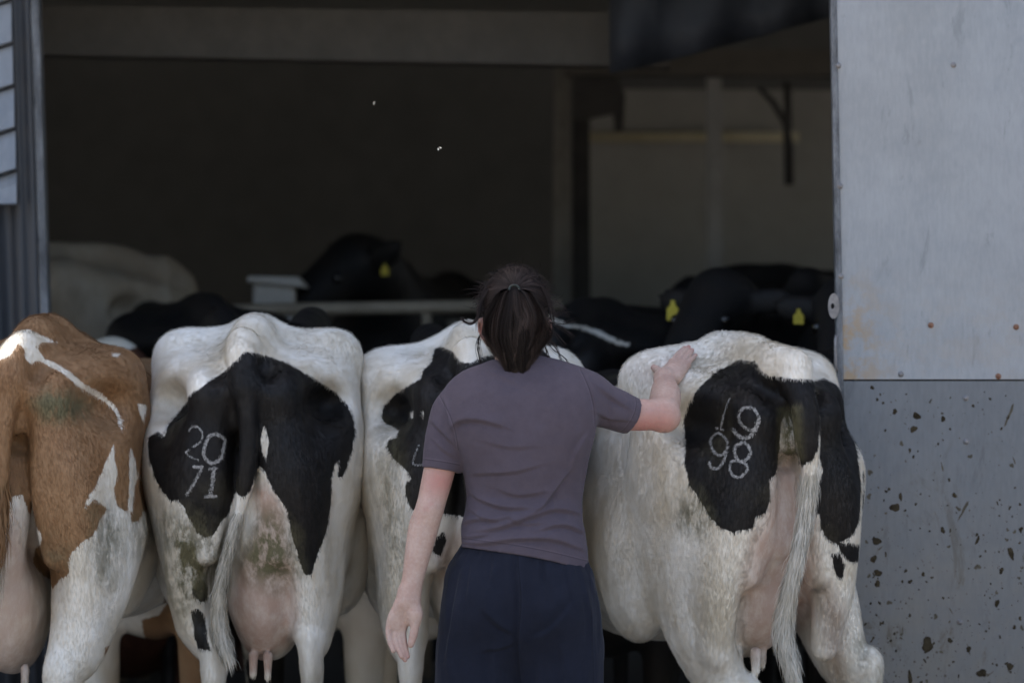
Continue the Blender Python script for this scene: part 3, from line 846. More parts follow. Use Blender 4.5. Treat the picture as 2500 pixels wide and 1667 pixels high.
def build_cow(p):
    """one animal: body mesh with its tail, then switch, tags, brand and coat hair as parts"""
    h = p.get('h', 0.010)
    S = cow_sdf(p, h)
    T = p.get('tail')
    H = p['H']
    if T is None:
        T = [(0, .06, H - .04, .036), (0, -.01, H - .10, .034), (0, -.03, H - .25, .028), (.01, -.03, H - .5, .022), (.02, -.02, H - .75, .016)]
    S.chain([q[:3] for q in T[:3]], [q[3] for q in T[:3]], p.get('tk', .06), 6)
    S.chain([q[:3] for q in T[1:]], [q[3] for q in T[1:]], .018, 6)
    for e in p.get('extra', []): e(S)
    V, F = S.mesh(2)
    N = normals(V, F)
    if h < .012:
        V = V + N * (.007 * (smooth_noise(V, 7, 1) - .5) + .0035 * (smooth_noise(V * np.array((1, 1, .6)), 24, 2) - .5))[:, None]
        uw = np.clip(1 - np.abs(V[:, 2] - (H - .62)) / .16, 0, 1) * (np.abs(V[:, 0]) < .14) * (V[:, 1] < .3)
        V = V + N * (.006 * uw * (smooth_noise(V * np.array((1, 1, .12)), 70, 3) - .5))[:, None]
        N = normals(V, F)
    rng = np.random.default_rng(p.get('seed', 1))
    yl = V[:, 1].copy()
    # curve of the spine, then turn and place
    b = p.get('bend', 0)
    q = np.maximum(V[:, 1] - .45, 0)
    V = V.copy(); V[:, 0] += b * q * q / (1 + .35 * q)
    rz = p.get('rz', 0.0); loc = np.array(p['loc'])
    root = tag(empty('cow', tuple(loc), rz), p['label'], 'cow')
    cz, sz = math.cos(rz), math.sin(rz)
    WX = V[:, 0] * cz - V[:, 1] * sz + loc[0]; WZ = V[:, 2] + loc[2]
    # markings, laid out on the animal's own rear plane
    wl = np.stack([V[:, 0], yl, V[:, 2]], 1)
    A = p['marks'](WX, WZ, wl, N)
    if p.get('fur'):
        sm = np.clip((smooth_noise(wl, 8, 21) - .66) * 3, 0, 1) * .22 + np.clip((.95 - wl[:, 2]) / .5, 0, 1) * np.clip((smooth_noise(wl * np.array((1, 1, .5)), 6, 22) - .45) * 2.2, 0, 1) * .38
        A['dirt'] = np.clip(np.maximum(A['dirt'] * 1.0, sm), 0, 1)
    A['rnd'] = np.zeros(len(V))
    me = mesh_np('body', V, F)
    for k, v in A.items(): fattr(me, k, v)
    body = link('body', me, root, p['mat'])
    # local <- world rear plane
    def loc2(pt, y=None):
        x, y_ = pt.x - loc[0], (pt.y if y is None else y) - loc[1]
        return np.array((x * cz + y_ * sz, -x * sz + y_ * cz, pt.z - loc[2]))
    nf = p.get('fur', 0)
    if nf:
        wn_y = N[:, 0] * sz + N[:, 1] * cz
        keep = (wn_y < 0.35) & (V[:, 2] > .45) & (yl < 1.3) & (A['pink'] < .7)
        t, w_ = sample(V, F, nf, rng, keep)
        P0, Nn = interp(V, t, w_), interp(N, t, w_)
        Nn /= np.linalg.norm(Nn, axis=1)[:, None]
        top = np.clip(Nn[:, 2], 0, 1)[:, None]
        d = np.array((0, 0, -1.0)) + np.stack([0.5 * P0[:, 0] + np.sign(P0[:, 0]) * top[:, 0] * np.clip(np.abs(P0[:, 0]) * 12, 0, 1), -0.6 * top[:, 0], 0 * P0[:, 0]], 1) + rng.normal(0, .12, (nf, 3))
        d -= Nn * (d * Nn).sum(1)[:, None]; d /= np.linalg.norm(d, axis=1)[:, None]
        lift = (0.13 + .22 * top[:, 0] ** 2 * rng.random(nf) + .12 * rng.random(nf))[:, None]
        ln = (p.get('fl', .0105) * (0.6 + .8 * rng.random(nf)) * (1 + .25 * top[:, 0]))[:, None]
        tip = P0 + (d + Nn * lift) * ln
        at_ = {k: interp(A[k], t, w_) for k in ('patch', 'pink', 'dirt')}
        at_['rnd'] = rng.random(nf) ** 1.5
        o = strands('coat_hair', p.get('hmat', M_hair_black), body, P0 - Nn * .001, tip, .0011 + .0006 * rng.random(nf), Nn, at_)
    # switch of the tail: long hair round its lower end
    sw = p.get('switch')
    if sw:
        Q = catmull(np.array([tuple(q) for q in sw['pts']]), 10)
        m = sw.get('n', 1500)
        k = rng.random(m) * (len(Q) - 1.001); i = k.astype(int); f = (k - i)[:, None]
        Cc = Q[i] * (1 - f) + Q[i + 1] * f
        tang = Q[np.minimum(i + 1, len(Q) - 1)] - Q[i]; tang = tang[:, :3]; tang /= np.maximum(np.linalg.norm(tang, axis=1), 1e-9)[:, None]
        an = rng.random(m) * 2 * math.pi
        rad = np.stack([np.cos(an), np.sin(an), np.zeros(m)], 1); rad -= tang * (rad * tang).sum(1)[:, None]; rad /= np.linalg.norm(rad, axis=1)[:, None]
        r0 = Cc[:, 3:4] * (0.75 + .25 * rng.random((m, 1)))
        P0 = Cc[:, :3] + rad * r0
        ln = sw.get('len', .07) * (.5 + rng.random((m, 1)))
        tip = P0 + tang * ln + rad * ln * .10 + rng.normal(0, .004, (m, 3)) * ln / .05
        pv = np.array([sw['dark'](c) for c in P0]) if 'dark' in sw else np.full(m, -1.0)
        strands('tail_switch', p.get('hmat', M_hair_black), body, P0, tip, .0022 + .001 * rng.random(m), rad, {'patch': pv, 'pink': np.zeros(m), 'dirt': sw.get('dirt', .15) * rng.random(m), 'rnd': rng.random(m)})
    # freeze brand: white hair growing along the figures
    if p.get('brand'):
        from mathutils.bvhtree import BVHTree
        rear = (N[:, 0] * sz + N[:, 1] * cz) < .2
        FF = F[rear[F].all(1)]
        bvh = BVHTree.FromPolygons([tuple(v) for v in V], [tuple(f) for f in FF])
        dirl = Vector((sz, cz, 0))
        P0, NN, al = [], [], []
        for line, cf, strg, wd in p['brand']:
            Q = catmull(np.array(line, float), 8)
            L = np.linalg.norm(np.diff(Q, axis=0), axis=1)
            for a_, b_, l_ in zip(Q[:-1], Q[1:], L):
                m = int(l_ * strg * (0.62 if cf is not C2 else .15)) + 1
                for _ in range(m):
                    s_ = rng.random(); c = a_ * (1 - s_) + b_ * s_ + rng.normal(0, wd * .72, 2)
                    g = cf(c[0], c[1], loc[1])
                    o = loc2(g, loc[1] - .6)
                    hit = bvh.ray_cast(Vector(o), dirl, 2.0)
                    if hit[0] is None: continue
                    if smooth_noise(np.array([[g.x, 0, g.z]]), 95, 3)[0] < .12: continue
                    P0.append(hit[0]); NN.append(hit[1])
        P0 = np.array([tuple(v) for v in P0]); NN = np.array([tuple(v) for v in NN]); m = len(P0)
        d = np.array((0, 0, -1.0)) + rng.normal(0, .15, (m, 3)); d -= NN * (d * NN).sum(1)[:, None]; d /= np.linalg.norm(d, axis=1)[:, None]
        P0 = P0 - d * .002
        tip = P0 + d * (.0028 + .003 * rng.random((m, 1))) + NN * .0035
        strands('brand_number', M_brand, body, P0 + NN * .003, tip, .0006 + .0005 * rng.random(m), NN, {})
    # ear tags and eyes
    hd = p.get('head', HEAD_LOW)
    a, mz = np.array(hd['poll'], float), np.array(hd['muzzle'], float)
    bq = max(a[1] - .45, 0); ofs = np.array((b * bq * bq / (1 + .35 * bq), 0, 0))
    for s, sz_ in p.get('tags', ()):
        e = p['tw'](a + np.array((s * .155, -.045, -.02))) + ofs
        bm = MB()
        out = [(-.5, -1.0), (.5, -1.0), (.5, -.15), (.2, .15), (.14, .5), (-.14, .5), (-.2, .15), (-.5, -.15)]
        vs = [(e[0] + u * sz_, e[1] + dy_, e[2] + v * sz_) for dy_ in (.058, .061) for u, v in out]
        bm.add(vs, [tuple(range(8)), tuple(reversed(range(8, 16)))] + [(i, i + 8, (i + 1) % 8 + 8, (i + 1) % 8) for i in range(8)])
        bm.build('ear_tag', M_tag, root)
    if p.get('eyes', True):
        ax = (mz - a) / np.linalg.norm(mz - a)
        for s in (-1, 1):
            c = p['tw'](a + ax * .15 + np.array((s * .086, 0, .03))) + ofs
            vs, fs = [], []
            for i in range(7):
                for j in range(10):
                    th_, ph = math.pi * i / 6, 2 * math.pi * j / 10
                    vs.append((c[0] + .02 * math.sin(th_) * math.cos(ph), c[1] + .02 * math.sin(th_) * math.sin(ph), c[2] + .02 * math.cos(th_)))
            for i in range(6):
                for j in range(10): fs.append((i * 10 + j, i * 10 + (j + 1) % 10, (i + 1) * 10 + (j + 1) % 10, (i + 1) * 10 + j))
            bm = MB(); bm.add(vs, fs); bm.build('eye', M_eye, root, smooth=True)
    return root

def xz(cf, pts, y): return [(lambda v: (v.x, v.z))(cf(a, b, y)) for a, b in pts]

def front_blotches(wl, seed, thr=.5, sc=3.2):
    return (smooth_noise(wl, sc, seed) * .7 + smooth_noise(wl, sc * 2.3, seed + 5) * .3 - thr) * .25

def lerp_front(traced, wl, seed, y0=.55, y1=.8, thr=.5):
    f = np.clip((wl[:, 1] - y0) / (y1 - y0), 0, 1)
    return traced * (1 - f) + front_blotches(wl, seed, thr) * f

# ---------------------------------------------------------------- black and white cow with brand 20 71
Y2 = .45
def marks2(X, Z, wl, N):
    main = [(1000, 215), (1025, 182), (1090, 198), (1190, 232), (1300, 295), (1380, 350), (1440, 410), (1470, 480), (1475, 520), (1465, 600), (1445, 670), (1425, 712), (1405, 710), (1412, 640), (1395, 660), (1380, 720), (1380, 800), (1370, 900), (1345, 980), (1315, 1060), (1300, 1115), (1270, 1122), (1250, 1060), (1225, 980), (1205, 880), (1200, 840), (1170, 800), (1130, 740), (1112, 690), (1085, 660), (1070, 700), (1050, 760), (1030, 785), (1005, 795), (985, 765), (970, 800), (955, 860), (920, 900), (890, 950), (855, 962), (820, 935), (790, 880), (765, 830), (740, 800), (715, 815), (690, 785), (670, 770), (640, 720), (610, 640), (600, 545), (650, 520), (680, 545), (690, 490), (740, 420), (800, 360), (860, 320), (930, 270)]
    d = poly_sdf(X, Z, xz(C1, main, Y2))
    d = np.minimum(d, -poly_sdf(X, Z, xz(C1, [(1105, 490), (1125, 560), (1112, 640), (1095, 600), (1090, 540)], Y2)))
    for pl in ([(795, 1180), (830, 1130), (860, 1170), (855, 1230), (830, 1235), (795, 1200)], [(790, 1270), (820, 1262), (850, 1300), (865, 1400), (878, 1440), (815, 1430), (800, 1350)]):
        d = np.maximum(d, poly_sdf(X, Z, xz(C1, pl, Y2)))
    back = np.minimum(wl[:, 1] - .62, wl[:, 2] - 1.20)
    d = np.where(wl[:, 1] > .5, np.maximum(np.where(wl[:, 1] > .62, front_blotches(wl, 4, .47), -.1), back), d)
    pink = soft(X, Z, xz(C1, [(1060, 760), (1110, 730), (1170, 800), (1195, 860), (1200, 960), (1235, 1150), (1235, 1300), (1190, 1440), (1080, 1480), (960, 1400), (945, 1250), (985, 1100), (1040, 1000), (1075, 880)], Y2), .035) * (wl[:, 1] < .55)
    pink = np.maximum(pink * .9, soft(X, Z, xz(C1, [(1000, 1380), (1130, 1380), (1130, 1540), (1000, 1540)], Y2), .02) * (wl[:, 1] < .5))
    dirt = np.maximum(soft(X, Z, xz(C1, [(690, 900), (780, 900), (860, 980), (930, 960), (900, 1100), (850, 1180), (760, 1250), (700, 1150)], Y2), .14) * 1.0,
                      np.maximum(soft(X, Z, xz(C1, [(1090, 880), (1140, 870), (1215, 960), (1225, 1100), (1150, 1160), (1050, 1120), (1010, 1050)], Y2), .10) * 1.0,
                      soft(X, Z, xz(C1, [(890, 980), (960, 900), (950, 1050), (900, 1150), (880, 1120)], Y2), .05) * .8))
    dirt = np.maximum(dirt, soft(X, Z, xz(C1, [(930, 60), (960, 120), (920, 240), (850, 260), (900, 130)], Y2), .06) * .25)
    return {'patch': d, 'pink': pink, 'dirt': dirt}
x2 = C1(1014, 0, Y2).x
def lc(cf, cx, cy, x0, y, yy):
    v = cf(cx, cy, y); return (v.x - x0, yy, v.z)
B1 = lambda pts: [(a, b) for a, b in pts]
brand2 = [([(350, 410), (400, 350), (480, 360), (535, 440), (500, 560), (380, 640), (310, 700)], C4, .9, 9), ([(310, 700), (380, 760), (490, 800)], C4, .5, 9),
          ([(720, 440), (820, 520), (805, 640), (780, 770), (680, 840), (580, 790), (550, 690), (580, 560), (630, 470), (720, 440)], C4, 3.2, 14),
          ([(410, 890), (480, 890), (535, 890)], C4, 2.6, 12), ([(530, 890), (480, 1000), (400, 1150), (320, 1270)], C4, 1.6, 13),
          ([(690, 900), (680, 1000), (660, 1150), (640, 1280)], C4, 3.2, 16), ([(560, 1290), (640, 1292), (720, 1290)], C4, 3.0, 11), ([(620, 920), (730, 910)], C4, 1.5, 11)]
T2 = [lc(C1, 1000, 140, x2, Y2, .07) + (.034,), lc(C1, 1005, 205, x2, Y2, .005) + (.034,), lc(C1, 1025, 330, x2, Y2, -.025) + (.03,), lc(C1, 1040, 520, x2, Y2, -.022) + (.028,), lc(C1, 1030, 700, x2, Y2, -.015) + (.025,), lc(C1, 1000, 850, x2, Y2, .0) + (.014,), lc(C1, 955, 1010, x2, Y2, .02) + (.012,), lc(C1, 915, 1180, x2, Y2, .03) + (.016,), lc(C1, 910, 1330, x2, Y2, .03) + (.023,), lc(C1, 940, 1450, x2, Y2, .03) + (.010,)]
build_cow(dict(label='black and white cow branded 20 71 seen from behind', H=1.52, hx=.208, bw=.31, loc=(x2, Y2, 0), rz=R(-3), bend=.03, mat=M_coat_black, marks=marks2, h=.0085, fur=150000, seed=2,
    drop=.075, hd=.06, back=.0, legs=((-.16, -.095, -.11, 0), (.185, .175, .16, 0)), udder=(.042, .24, .785, .104, .175), teats=((-.03, .17, .055), (.012, .15, .065)), tail=T2, brand=brand2,
    switch=dict(pts=[q for q in T2[5:]], n=2200, len=.04, dirt=.55)))

# ---------------------------------------------------------------- brown and white cow at the left edge
Y1 = .30
x1 = C1(58, 0, Y1).x
def marks1(X, Z, wl, N):
    ws = [[(-250, 240), (0, 145), (65, 95), (100, 92), (130, 105), (180, 130), (215, 148), (160, 146), (142, 165), (180, 215), (240, 245), (290, 275), (340, 320), (400, 360), (450, 410), (475, 450), (490, 490), (492, 525), (478, 500), (460, 450), (420, 405), (370, 368), (320, 330), (290, 300), (260, 275), (200, 248), (150, 222), (128, 235), (108, 215), (98, 170), (70, 150), (50, 200), (0, 222), (-250, 330)],
          [(-250, 900), (0, 870), (30, 830), (45, 790), (90, 785), (110, 850), (130, 900), (180, 950), (165, 990), (110, 1020), (105, 1080), (150, 1140), (200, 1185), (240, 1140), (290, 1110), (285, 1060), (300, 1020), (350, 975), (390, 950), (420, 880), (440, 845), (420, 820), (395, 800), (355, 840), (365, 800), (400, 745), (420, 690), (440, 630), (465, 575), (470, 640), (480, 700), (465, 760), (470, 830), (500, 850), (525, 860), (532, 900), (560, 905), (575, 850), (590, 740), (605, 740), (630, 830), (650, 890), (640, 950), (640, 1060), (620, 1160), (590, 1290), (500, 1410), (420, 1430), (430, 2600), (-250, 2600)],
          [(526, 590), (542, 640), (550, 720), (540, 760), (535, 860), (520, 860), (522, 680)], [(543, 405), (580, 415), (570, 490), (560, 470), (552, 430)], [(435, 193), (468, 195), (462, 210), (440, 206)]]
    d = np.full(len(X), .2)
    for pl in ws: d = np.minimum(d, -poly_sdf(X, Z, xz(C1, pl, Y1)))
    d = np.where((wl[:, 1] > .5), np.maximum(d, np.minimum(wl[:, 1] - .75, wl[:, 2] - .98)), d)
    pink = soft(X, Z, xz(C1, [(-220, 950), (60, 860), (120, 1000), (130, 1150), (150, 1300), (140, 1480), (60, 1640), (-220, 1640)], Y1), .06) * (wl[:, 1] < .6) * .75
    dirt = np.maximum(soft(X, Z, xz(C1, [(150, 395), (200, 350), (280, 360), (340, 400), (330, 450), (250, 470), (190, 460)], Y1), .06) * 1.0,
                      np.maximum(soft(X, Z, xz(C1, [(400, 860), (480, 850), (500, 1000), (460, 1140), (400, 1120)], Y1), .09) * .7, soft(X, Z, xz(C1, [(540, 900), (640, 830), (650, 950), (560, 1030)], Y1), .09) * .7))
    dirt = np.maximum(dirt, soft(X, Z, xz(C1, [(130, 1010), (300, 1000), (280, 1090), (160, 1080)], Y1), .05) * .4)
    return {'patch': d, 'pink': pink, 'dirt': dirt}
T1 = [(.0, .09, 1.475, .036), (-.012, .02, 1.425, .042), lc(C1, 35, 300, x1, Y1, -.015) + (.042,), lc(C1, 15, 500, x1, Y1, -.03) + (.036,), lc(C1, 0, 700, x1, Y1, -.03) + (.03,), lc(C1, -15, 900, x1, Y1, -.02) + (.022,), lc(C1, -40, 1100, x1, Y1, -.01) + (.02,)]
build_cow(dict(label='brown and white cow cut off by the left edge of the picture', H=1.515, hx=.20, hd=.205, th=.86, st=.165, hz=-.07, bw=.34, loc=(x1, Y1, 0), rz=R(-8), bend=.0, lw=1.5, mat=M_coat_brown, hmat=M_hair_brown, marks=marks1, h=.009, fur=110000, seed=3,
    drop=.08, back=-.18, legs=((-.18, -.15, -.15, 0), (.16, .105, .09, 0)), udder=(-.075, .26, .765, .105, .185), teats=((-.05, .2, .05), (.06, .2, .05)), tail=T1,
    switch=dict(pts=T1[4:], n=1500, len=.09, dark=lambda c: 1.0 if c[2] > .95 else -1.0)))

# ---------------------------------------------------------------- black and white cow behind the person
Y3 = .50
x3 = C2(598, 0, Y3).x
def marks3(X, Z, wl, N):
    main = [(440, 172), (470, 165), (520, 185), (550, 225), (590, 235), (650, 205), (720, 195), (890, 170), (930, 205), (960, 255), (1010, 330), (1080, 450), (1090, 700), (1000, 830), (800, 900), (600, 880), (420, 850), (350, 850), (340, 820), (325, 780), (325, 730), (350, 715), (330, 680), (300, 655), (270, 630), (245, 580), (250, 555), (285, 545), (295, 520), (270, 505), (230, 490), (215, 460), (220, 420), (270, 370), (330, 330), (385, 300), (395, 265), (430, 230)]
    d = poly_sdf(X, Z, xz(C2, main, Y3))
    for pl in ([(338, 440), (356, 434), (352, 468), (344, 462)], [(392, 430), (404, 440), (398, 470)]):
        d = np.minimum(d, -poly_sdf(X, Z, xz(C2, pl, Y3)))
    for pl in ([(450, 960), (490, 935), (496, 980), (470, 1040), (436, 1025)],):
        d = np.maximum(d, poly_sdf(X, Z, xz(C2, pl, Y3)))
    back = np.minimum(wl[:, 1] - .60, np.minimum(wl[:, 2] - 1.26, -wl[:, 0] + .1))
    stripe = np.minimum(.05 - np.abs(wl[:, 0] + .27 + (wl[:, 2] - 1.3) * .25) * 2.2, wl[:, 2] - 1.10)
    d = np.where(wl[:, 1] > .52, np.maximum(np.maximum(back, -.12), np.where(wl[:, 1] > .7, stripe, -.1)), d)
    pink = soft(X, Z, xz(C2, [(420, 1000), (560, 900), (760, 900), (820, 1400), (520, 1400), (470, 1200)], Y3), .06) * .6 * (wl[:, 1] < .5)
    dirt = np.maximum(soft(X, Z, xz(C2, [(215, 500), (260, 520), (290, 680), (280, 800), (330, 1000), (330, 1150), (260, 1050), (220, 800)], Y3), .10) * .6, soft(X, Z, xz(C2, [(120, 1050), (230, 1050), (260, 1300), (150, 1300)], Y3), .1) * .4)
    return {'patch': d, 'pink': pink, 'dirt': dirt}
T3 = None
build_cow(dict(label='black and white cow half hidden behind the person', H=1.50, hx=.24, bw=.315, loc=(x3, Y3, 0), rz=R(1), bend=-.09, mat=M_coat_black, marks=marks3, h=.009, fur=110000, seed=4,
    drop=.06, hd=.115, back=-.03, legs=((-.19, -.165, -.15, 0), (.19, .16, .16, 0)), udder=(.0, .28, .80, .11, .16),
    brand=[([(385, 575), (370, 610), (360, 655), (395, 655), (410, 640)], C2, 9.0, 3)],
    switch=dict(pts=[(.01, -.03, 1.0, .022), (.02, -.02, .85, .022), (.02, -.01, .66, .01)], n=1200, len=.09)))

# ---------------------------------------------------------------- white cow with brand 19 98
Y4 = .20
x4 = C3(1000, 0, Y4).x
def marks4(X, Z, wl, N):
    L = [(790, 220), (850, 225), (870, 265), (900, 285), (940, 290), (1000, 300), (1085, 300), (1100, 340), (1110, 470), (1100, 590), (1075, 635), (1035, 660), (1015, 600), (1000, 480), (975, 430), (950, 480), (945, 620), (930, 690), (900, 720), (905, 800), (880, 860), (845, 870), (830, 920), (740, 935), (700, 920), (660, 880), (610, 800), (570, 740), (550, 640), (560, 560), (555, 470), (575, 400), (620, 330), (700, 265)]
    Rr = [(1095, 312), (1150, 298), (1210, 325), (1250, 370), (1275, 420), (1288, 520), (1290, 650), (1300, 760), (1285, 900), (1250, 960), (1190, 990), (1140, 965), (1120, 920), (1115, 860), (1080, 850), (1105, 780), (1125, 680), (1110, 600), (1105, 450)]
    d = poly_sdf(X, Z, xz(C3, L, Y4))
    for pl in (Rr, [(1195, 992), (1240, 985), (1290, 995), (1288, 1066), (1250, 1068), (1215, 1035)], [(1165, 1030), (1195, 1025), (1225, 1065), (1215, 1142), (1185, 1120)], [(1310, 690), (1316, 690), (1318, 840), (1308, 850)]):
        d = np.maximum(d, poly_sdf(X, Z, xz(C3, pl, Y4)))
    d = np.where(wl[:, 1] > .55, np.minimum(.1, np.minimum(wl[:, 1] - 1.2, wl[:, 2] - 1.0)), d)
    leg = np.minimum(np.minimum(wl[:, 1] - 1.5, .66 - wl[:, 2]), wl[:, 2] - .30)
    d = np.maximum(d, np.where(wl[:, 0] > 0, leg, leg - .08))
    pink = soft(X, Z, xz(C3, [(930, 640), (1010, 560), (1030, 700), (1040, 860), (1090, 900), (1110, 1150), (1090, 1320), (1010, 1400), (930, 1480), (830, 1480), (790, 1360), (790, 1150), (830, 960), (880, 880), (905, 760)], Y4), .05) * (wl[:, 1] < .55) * (wl[:, 2] > .4)
    pink = np.maximum(pink * .85, soft(X, Z, xz(C3, [(330, 270), (430, 210), (540, 210), (440, 300), (370, 340)], Y4), .06) * .28)
    pink = np.maximum(pink, soft(X, Z, xz(C3, [(1095, 1120), (1160, 1160), (1230, 1300), (1230, 1568), (1190, 1568), (1140, 1300)], Y4), .05) * .6)
    dirt = np.maximum(soft(X, Z, xz(C3, [(540, 830), (590, 770), (640, 880), (600, 930), (540, 900)], Y4), .08) * .85,
                      np.maximum(soft(X, Z, xz(C3, [(955, 430), (1015, 420), (1025, 620), (950, 640)], Y4), .04) * 1.0,
                      soft(X, Z, xz(C3, [(1290, 1400), (1340, 1400), (1340, 1500), (1300, 1500)], Y4), .05) * .6))
    dirt = np.maximum(dirt, soft(X, Z, xz(C3, [(560, 230), (700, 150), (900, 150), (760, 230), (620, 300)], Y4), .10) * .18)
    dirt = np.maximum(dirt, soft(X, Z, xz(C3, [(170, 560), (330, 560), (340, 760), (190, 900)], Y4), .15) * .16)
    dirt = np.maximum(dirt, soft(X, Z, xz(C3, [(1090, 1110), (1180, 1230), (1240, 1400), (1210, 1450), (1130, 1240)], Y4), .06) * .35)
    return {'patch': d, 'pink': pink, 'dirt': dirt}
rz4 = R(22)
def l4(cx, cy, yw, r_):
    """crop point at world depth yw in the cow's own axes"""
    v = C3(cx, cy, yw); x, y = v.x - x4, yw - Y4
    return (x * math.cos(rz4) + y * math.sin(rz4), -x * math.sin(rz4) + y * math.cos(rz4), v.z, r_)
T4 = [(0, .12, 1.44, .035), l4(1005, 250, Y4 + .015, .034), l4(1024, 315, Y4 - .03, .038), l4(1050, 430, Y4 - .06, .04), l4(1062, 560, Y4 - .06, .036), l4(1070, 680, Y4 - .05, .021), l4(1058, 840, Y4 - .04, .016), l4(1025, 1020, Y4 - .04, .015), l4(985, 1200, Y4 - .03, .019), l4(965, 1340, Y4 - .03, .022), l4(985, 1460, Y4 - .03, .015), l4(1000, 1530, Y4 - .03, .006)]
g1 = [(745, 200), (690, 350), (650, 500), (620, 640)]
brand4 = [([(745, 200), (690, 350), (655, 480)], C5, .8, 10), ([(660, 450), (640, 560), (620, 640)], C5, 2.4, 11), ([(550, 640), (610, 650), (670, 670)], C5, 1.6, 11),
          ([(920, 340), (1050, 340), (1130, 440), (1140, 560), (1060, 650), (980, 640), (900, 560), (870, 460), (920, 340)], C5, 2.0, 14), ([(1140, 500), (1080, 680), (960, 780), (860, 740), (790, 650)], C5, 2.2, 18),
          ([(480, 800), (580, 720), (690, 800), (710, 900), (660, 1000), (580, 1040), (500, 980), (465, 880), (480, 800)], C5, 2.0, 13), ([(690, 980), (640, 1130), (560, 1220), (470, 1220), (430, 1130)], C5, 1.9, 15),
          ([(820, 900), (920, 845), (1000, 900), (1020, 1000), (960, 1100), (900, 1125), (830, 1080), (805, 980), (820, 900)], C5, 2.0, 15), ([(830, 1115), (760, 1120), (730, 1230), (780, 1330), (880, 1340), (970, 1250), (960, 1170), (900, 1120)], C5, 1.5, 13)]
def lump4(S):
    S.ell(l4(985, 250, Y4 + .05, 0)[:3], (.05, .05, .03), .06)
build_cow(dict(label='mostly white cow branded 19 98 with the hand on its hip', H=1.465, hx=.23, bw=.33, loc=(x4, Y4, 0), rz=rz4, bend=.20, back=-.16, mat=M_coat_black, marks=marks4, h=.0085, fur=170000, fl=.0115, seed=5,
    drop=.07, hd=.07, pl=.02, legs=((-.165, -.055, -.03, 0.04, -.13), (.232, .30, .315, .05, -.05)), lw=1.18, udder=(-.02, .26, .80, .135, .165), teats=((-.06, .18, .045), (-.02, .15, .055), (.02, .2, .04)), tail=T4, brand=brand4, extra=[lump4],
    switch=dict(pts=T4[5:], n=6000, len=.05, dirt=.35)))

# ---------------------------------------------------------------- cattle inside the shed, on the raised floor
def plain(kind, seed=0, thr=.5):
    def f(X, Z, wl, N):
        n = len(X); z = np.zeros(n)
        if kind == 'dark': d = np.full(n, .2)
        elif kind == 'mixed': d = front_blotches(wl, seed, thr)
        elif kind == 'legs': d = np.where(wl[:, 0] > .02, .03 - np.abs(wl[:, 0] - .09 - (wl[:, 2] - .9) * .16), .2); d = np.where(wl[:, 2] < 1.0, d, .2)
        elif kind == 'poll': d = np.minimum(.2, np.linalg.norm(wl - np.array((.03, 2.36, 1.53)), axis=1) - .11)
        elif kind == 'stripe':
            d = np.where((wl[:, 0] > -.08) & (wl[:, 0] < .2) & (wl[:, 1] < 1.2), np.abs(wl[:, 2] - 1.45 + .42 * wl[:, 0]) - .006, .2)
        else: d = np.where(wl[:, 1] < .05, .02, -.02) + 0 * X
        return {'patch': d, 'pink': z, 'dirt': z + (.15 if kind == 'cream' else 0)}
    return f
def inside(dx, dy, y, rz, ref, zref, **k):
    """stand an animal so that its local point (ref) sits at the display pixel"""
    v = atd(dx, dy, y)
    return (v.x - (ref[0] * math.cos(rz) - ref[1] * math.sin(rz)), y - (ref[0] * math.sin(rz) + ref[1] * math.cos(rz)), v.z - zref)
LG = ((-.18, -.16, -.15, 0), (.18, .16, .15, 0))
def bystander(label, mat, kind, dx, dy, y, rz, ref, zref, floor=.33, **k):
    l = inside(dx, dy, y, rz, ref, zref)
    s = floor - l[2]
    return build_cow(dict(dict(label=label, H=1.48, loc=(l[0], l[1], l[2]), rz=rz, mat=mat, marks=plain(kind, k.get('seed', 0)), h=.018, legs=LG), **k))
bystander('cream cow standing in the dark shed at the far left', M_coat_cream, 'cream', 400, 640, 4.6, R(96) , (0, .03), 1.40)
bystander('black cow facing out with two yellow ear tags, head raised', M_coat_black, 'dark', 850, 545, 5.2, R(172), (0, 2.36), 1.62, head=HEAD_UP, tags=((-1, .027), (1, .027)), ear=.06, turn=R(-50))
bystander('big black cow with a high back along the pale inner wall', M_coat_black, 'dark', 1690, 640, 5.0, R(-62), (0, .25), 1.47)
bystander('black cow with a large yellow ear tag right of the person', M_coat_black, 'dark', 1650, 690, 2.9, R(150), (0, 2.36), 1.44, floor=.2, head=HEAD_MID, tags=((1, .042),))
bystander('black cow with a yellow ear tag beside the door handle', M_coat_black, 'dark', 1950, 706, 2.6, R(172), (0, 2.36), 1.44, floor=.2, head=HEAD_MID, tags=((1, .032),))
bystander('black cow with a thin white stripe on its back', M_coat_black, 'stripe', 1400, 700, 3.3, R(-22), (0, .5), 1.50)
bystander('dark red cow with a white poll between two cows', M_coat_red, 'poll', 255, 772, 2.95, R(176), (0, 2.36), 1.545, H=1.36, head=HEAD_MID)

bystander('black cow whose dark back rises behind the left cows', M_coat_black, 'dark', 440, 690, 3.7, R(14), (0, .6), 1.50)
bystander('black cow with white leg stripes seen between the white cow hind legs', M_coat_black, 'legs', 2010, 900, 1.75, R(4), (0, .1), 1.36, floor=0, hx=.19, bw=.24, th=.8, st=.15)

